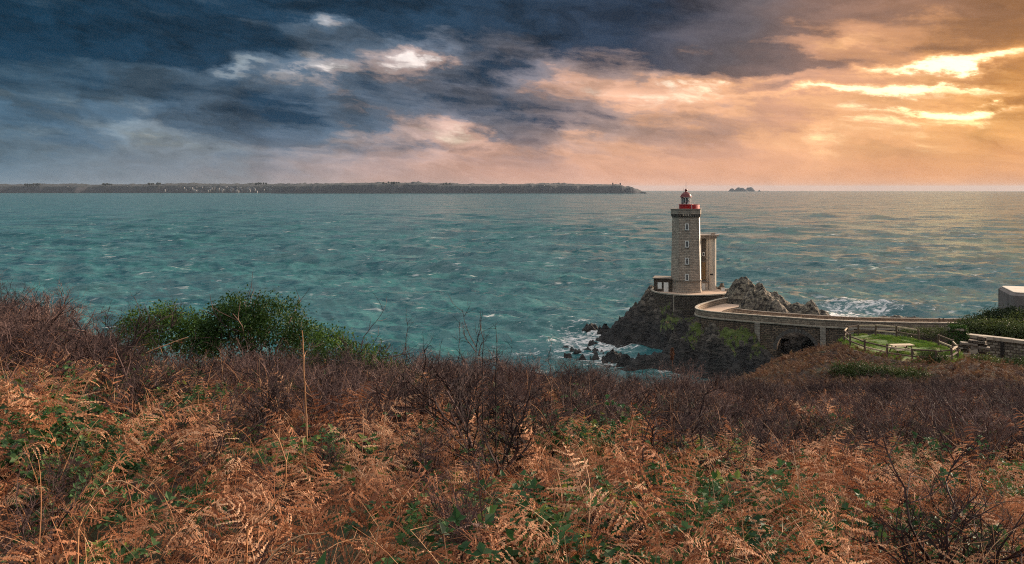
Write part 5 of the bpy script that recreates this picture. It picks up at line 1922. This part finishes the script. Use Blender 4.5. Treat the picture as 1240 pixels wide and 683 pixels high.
def build_fronds():
    g = 'large dead bracken fronds in front'
    spec = [  # px, row of base, length, azimuth, lean, droop, label
        (190, 668, .85, 0.2, .5, 1.3, 'broad arching dead frond low on the left, left of the pale crossed stems'),
        (265, 690, .8, 2.6, .7, 1.0, 'curled dead frond at the bottom edge, left of centre'),
        (400, 660, .95, 0.5, .2, 1.5, 'tall arching dead frond leaning right below the middle thorns'),
        (480, 690, .8, -.3, .8, .9, 'flat dead frond at the bottom edge right of the tall arching one'),
        (60, 650, .9, 0.8, .4, 1.4, 'dead frond arching right in the bottom left corner'),
        (170, 545, 1.0, 0.1, .4, 1.3, 'long dead frond arching right in the left middle of the slope'),
        (700, 690, .8, 3.3, .6, 1.1, 'dead frond arching left at the bottom edge right of centre'),
        (820, 660, .9, -.2, .6, 1.0, 'dead frond spreading right below the clear-trunked thorn tree'),
        (900, 600, .9, 0.3, .5, 1.2, 'dead frond arching right behind the right-hand bramble patch'),
        (1010, 690, .9, 2.9, .5, 1.3, 'dead frond arching left at the bottom edge on the right'),
        (1040, 610, 1.0, 0.2, .35, 1.5, 'large pale dead frond arching over on the right of the slope'),
        (1150, 640, .95, 3.0, .4, 1.4, 'large dead frond arching left in the lower right'),
        (1215, 600, .9, 2.8, .4, 1.3, 'dead frond arching left at the right edge'),
        (330, 600, .9, 3.0, .5, 1.2, 'dead frond arching left above the pale crossed stems'),
    ]
    for i, (px, py, L, az, lean, droop, lab) in enumerate(spec):
        p = hit(px, min(py, 682), 0.35)
        rng = random.Random(70 + i)
        root = empty('bracken_frond', p + Vector((0, 0, .25)), az)
        tag(root, lab, 'fern frond', g)
        tm = frond_mesh(rng, L, lean, droop, 15, .15, True, 1.0, .32, i % 3 != 1)
        tm.t = [min(1, t * .6 + .5) for t in tm.t]
        tm.build('blade', 'bracken', root)['kind'] = 'stuff'
        st = TM(); st.tube([Vector((0, 0, -.45)), Vector((0.01, 0, -.2)), Vector((0, 0, 0.01))], .006, .0045, 4, .5)
        st.build('stipe', 'stalk', root)
    # pale dead stems lying across
    g = 'pale dead stems'
    for i, (a, b, c, d, lab) in enumerate([((130, 450), (185, 424), (228, 408), 16, 'long pale dead branch slanting up in front of the evergreen bushes'),
                                           ((372, 540), (369, 460), (366, 400), 9, 'tall upright tan stalk with a ragged head below the evergreen tail'),
                                           ((300, 640), (345, 585), (330, 520), 5, 'pale stem rising behind the pale crossed stems'),
                                           ((318, 690), (350, 655), (392, 645), 3.6, 'upper of two pale crossed stems at the bottom left of centre'),
                                           ((335, 690), (356, 672), (372, 660), 3.4, 'lower of two pale crossed stems at the bottom left of centre'),
                                           ((95, 640), (130, 585), (175, 600), 4.2, 'thin pale arched stem over the bottom left brambles')]):
        A, B, Cc = pix(*a, d), pix(*b, d), pix(*c, d)
        rng = random.Random(90 + i)
        pts = []
        for j in range(11):
            t = j / 10
            q = A * ((1 - t) * (1 - 2 * t)) + B * (4 * t * (1 - t)) + Cc * (t * (2 * t - 1))
            pts.append(q - A + Vector((0, rng.gauss(0, .01) * d * .1, rng.gauss(0, .004) * d * .1)))
        root = empty('dead_stem', A)
        tag(root, lab, 'stem', g)
        foot = max(A.z - g1(A.x, A.y) + .05, .05)
        tm = TM(); tm.tube([Vector((-.03, .02, -foot))] + pts, .0011 * d + .002, .0005 * d + .001, 5, .9); tm.build('cane', 'stalk', root, smooth=True)
        tw = TM()
        for j in range(9):
            k = rng.randint(2, 9)
            tw.tube([pts[k], pts[k] + rvec(rng) * rng.uniform(.008, .018) * d], .0004 * d + .0008, .0006, 3, .8)
        tw.build('side_twigs', 'stalk', root)['kind'] = 'stuff'
    # dried dock head
    b = pix(814, 470, 10.0)
    root = empty('dried_dock', b)
    tag(root, 'dried rusty brown seed head on a thin stalk in front of the near rock', 'seed head')
    h = (470 - 430) / FOC * 10
    tm = TM(); tm.tube([Vector((0, 0, -1.26)), Vector((.01, 0, h * .5)), Vector((0, 0, h))], .004, .002, 4, .6); tm.build('stalk', 'stalk', root)
    rng = random.Random(5)
    tm = TM()
    for i in range(420):
        z = rng.uniform(-.06, .09); r = .028 * (1 - abs(z - .015) / .09) + .006
        a = rng.uniform(0, 6.28)
        leaf(tm, Vector((math.cos(a) * r * rng.random(), math.sin(a) * r * rng.random(), h + z)), rvec(rng), rvec(rng), .014, .012, rng.random() * .5)
    tm.build('seed_head', 'heath', root)['kind'] = 'stuff'


build_fronds()


def build_brambles():
    g = 'bramble patches in front'
    spec = [(35, 545, .55, 'bramble patch at the left edge of the slope'), (75, 625, .6, 'dark leafy bramble patch in the lower left'),
            (120, 560, .4, 'small bramble patch right of the one at the left edge'), (215, 600, .4, 'bramble patch beside the broad arching frond'),
            (120, 672, .35, 'bramble leaves at the bottom edge on the left'), (700, 625, .55, 'bramble patch below the middle thorns, right of centre'),
            (760, 640, .5, 'bramble patch right of the one below the middle thorns'), (930, 625, .55, 'bright leafy bramble patch right of the thorn sapling'),
            (985, 650, .5, 'bramble patch low on the right beside the arching frond'), (1180, 660, .5, 'bramble patch in the lower right corner'),
            (1100, 590, .4, 'small bramble patch behind the large pale frond'), (660, 655, .4, 'bramble patch at the lower middle, left of the others'),
            (1050, 560, .35, 'small bramble patch under the right-hand thicket'), (30, 500, .6, 'bramble patch under the left edge thorns')]
    for i, (px, py, r, lab) in enumerate(spec):
        p = hit(px, py, .35)
        rng = random.Random(130 + i)
        root = empty('bramble', p + Vector((0, 0, .22)), 0)
        tag(root, lab, 'bramble', g)
        n = int(70 * r / .5)
        a, b = bramble_mesh(rng, r, n)
        a2, b2 = bramble_mesh(rng, r * .8, n)
        for s, q in ((a, a2), (b, b2)):
            n0 = len(s.v); s.v += q.v; s.t += q.t; s.f += [tuple(w + n0 for w in f) for f in q.f]
        a.build('leaves', 'bramble_leaf', root)['kind'] = 'stuff'
        b.build('canes', 'stalk', root)['kind'] = 'stuff'


build_brambles()
# ================================================================== the air: thin sea haze
def build_haze():
    m = bpy.data.materials.new('sea_haze'); m.use_nodes = True
    t = m.node_tree; t.nodes.clear()
    out = t.nodes.new('ShaderNodeOutputMaterial')
    pv = t.nodes.new('ShaderNodeVolumePrincipled')
    pv.inputs['Color'].default_value = (0.46, 0.56, 0.68, 1)
    pv.inputs['Density'].default_value = 2.2e-5
    pv.inputs['Anisotropy'].default_value = 0.2
    t.links.new(pv.outputs[0], out.inputs['Volume'])
    MATS['sea_haze'] = m
    o = MB().box(-34000, 34000, -400, 34000, -96, 112).build('haze', 'sea_haze')
    tag(o, kind='stuff')


build_haze()
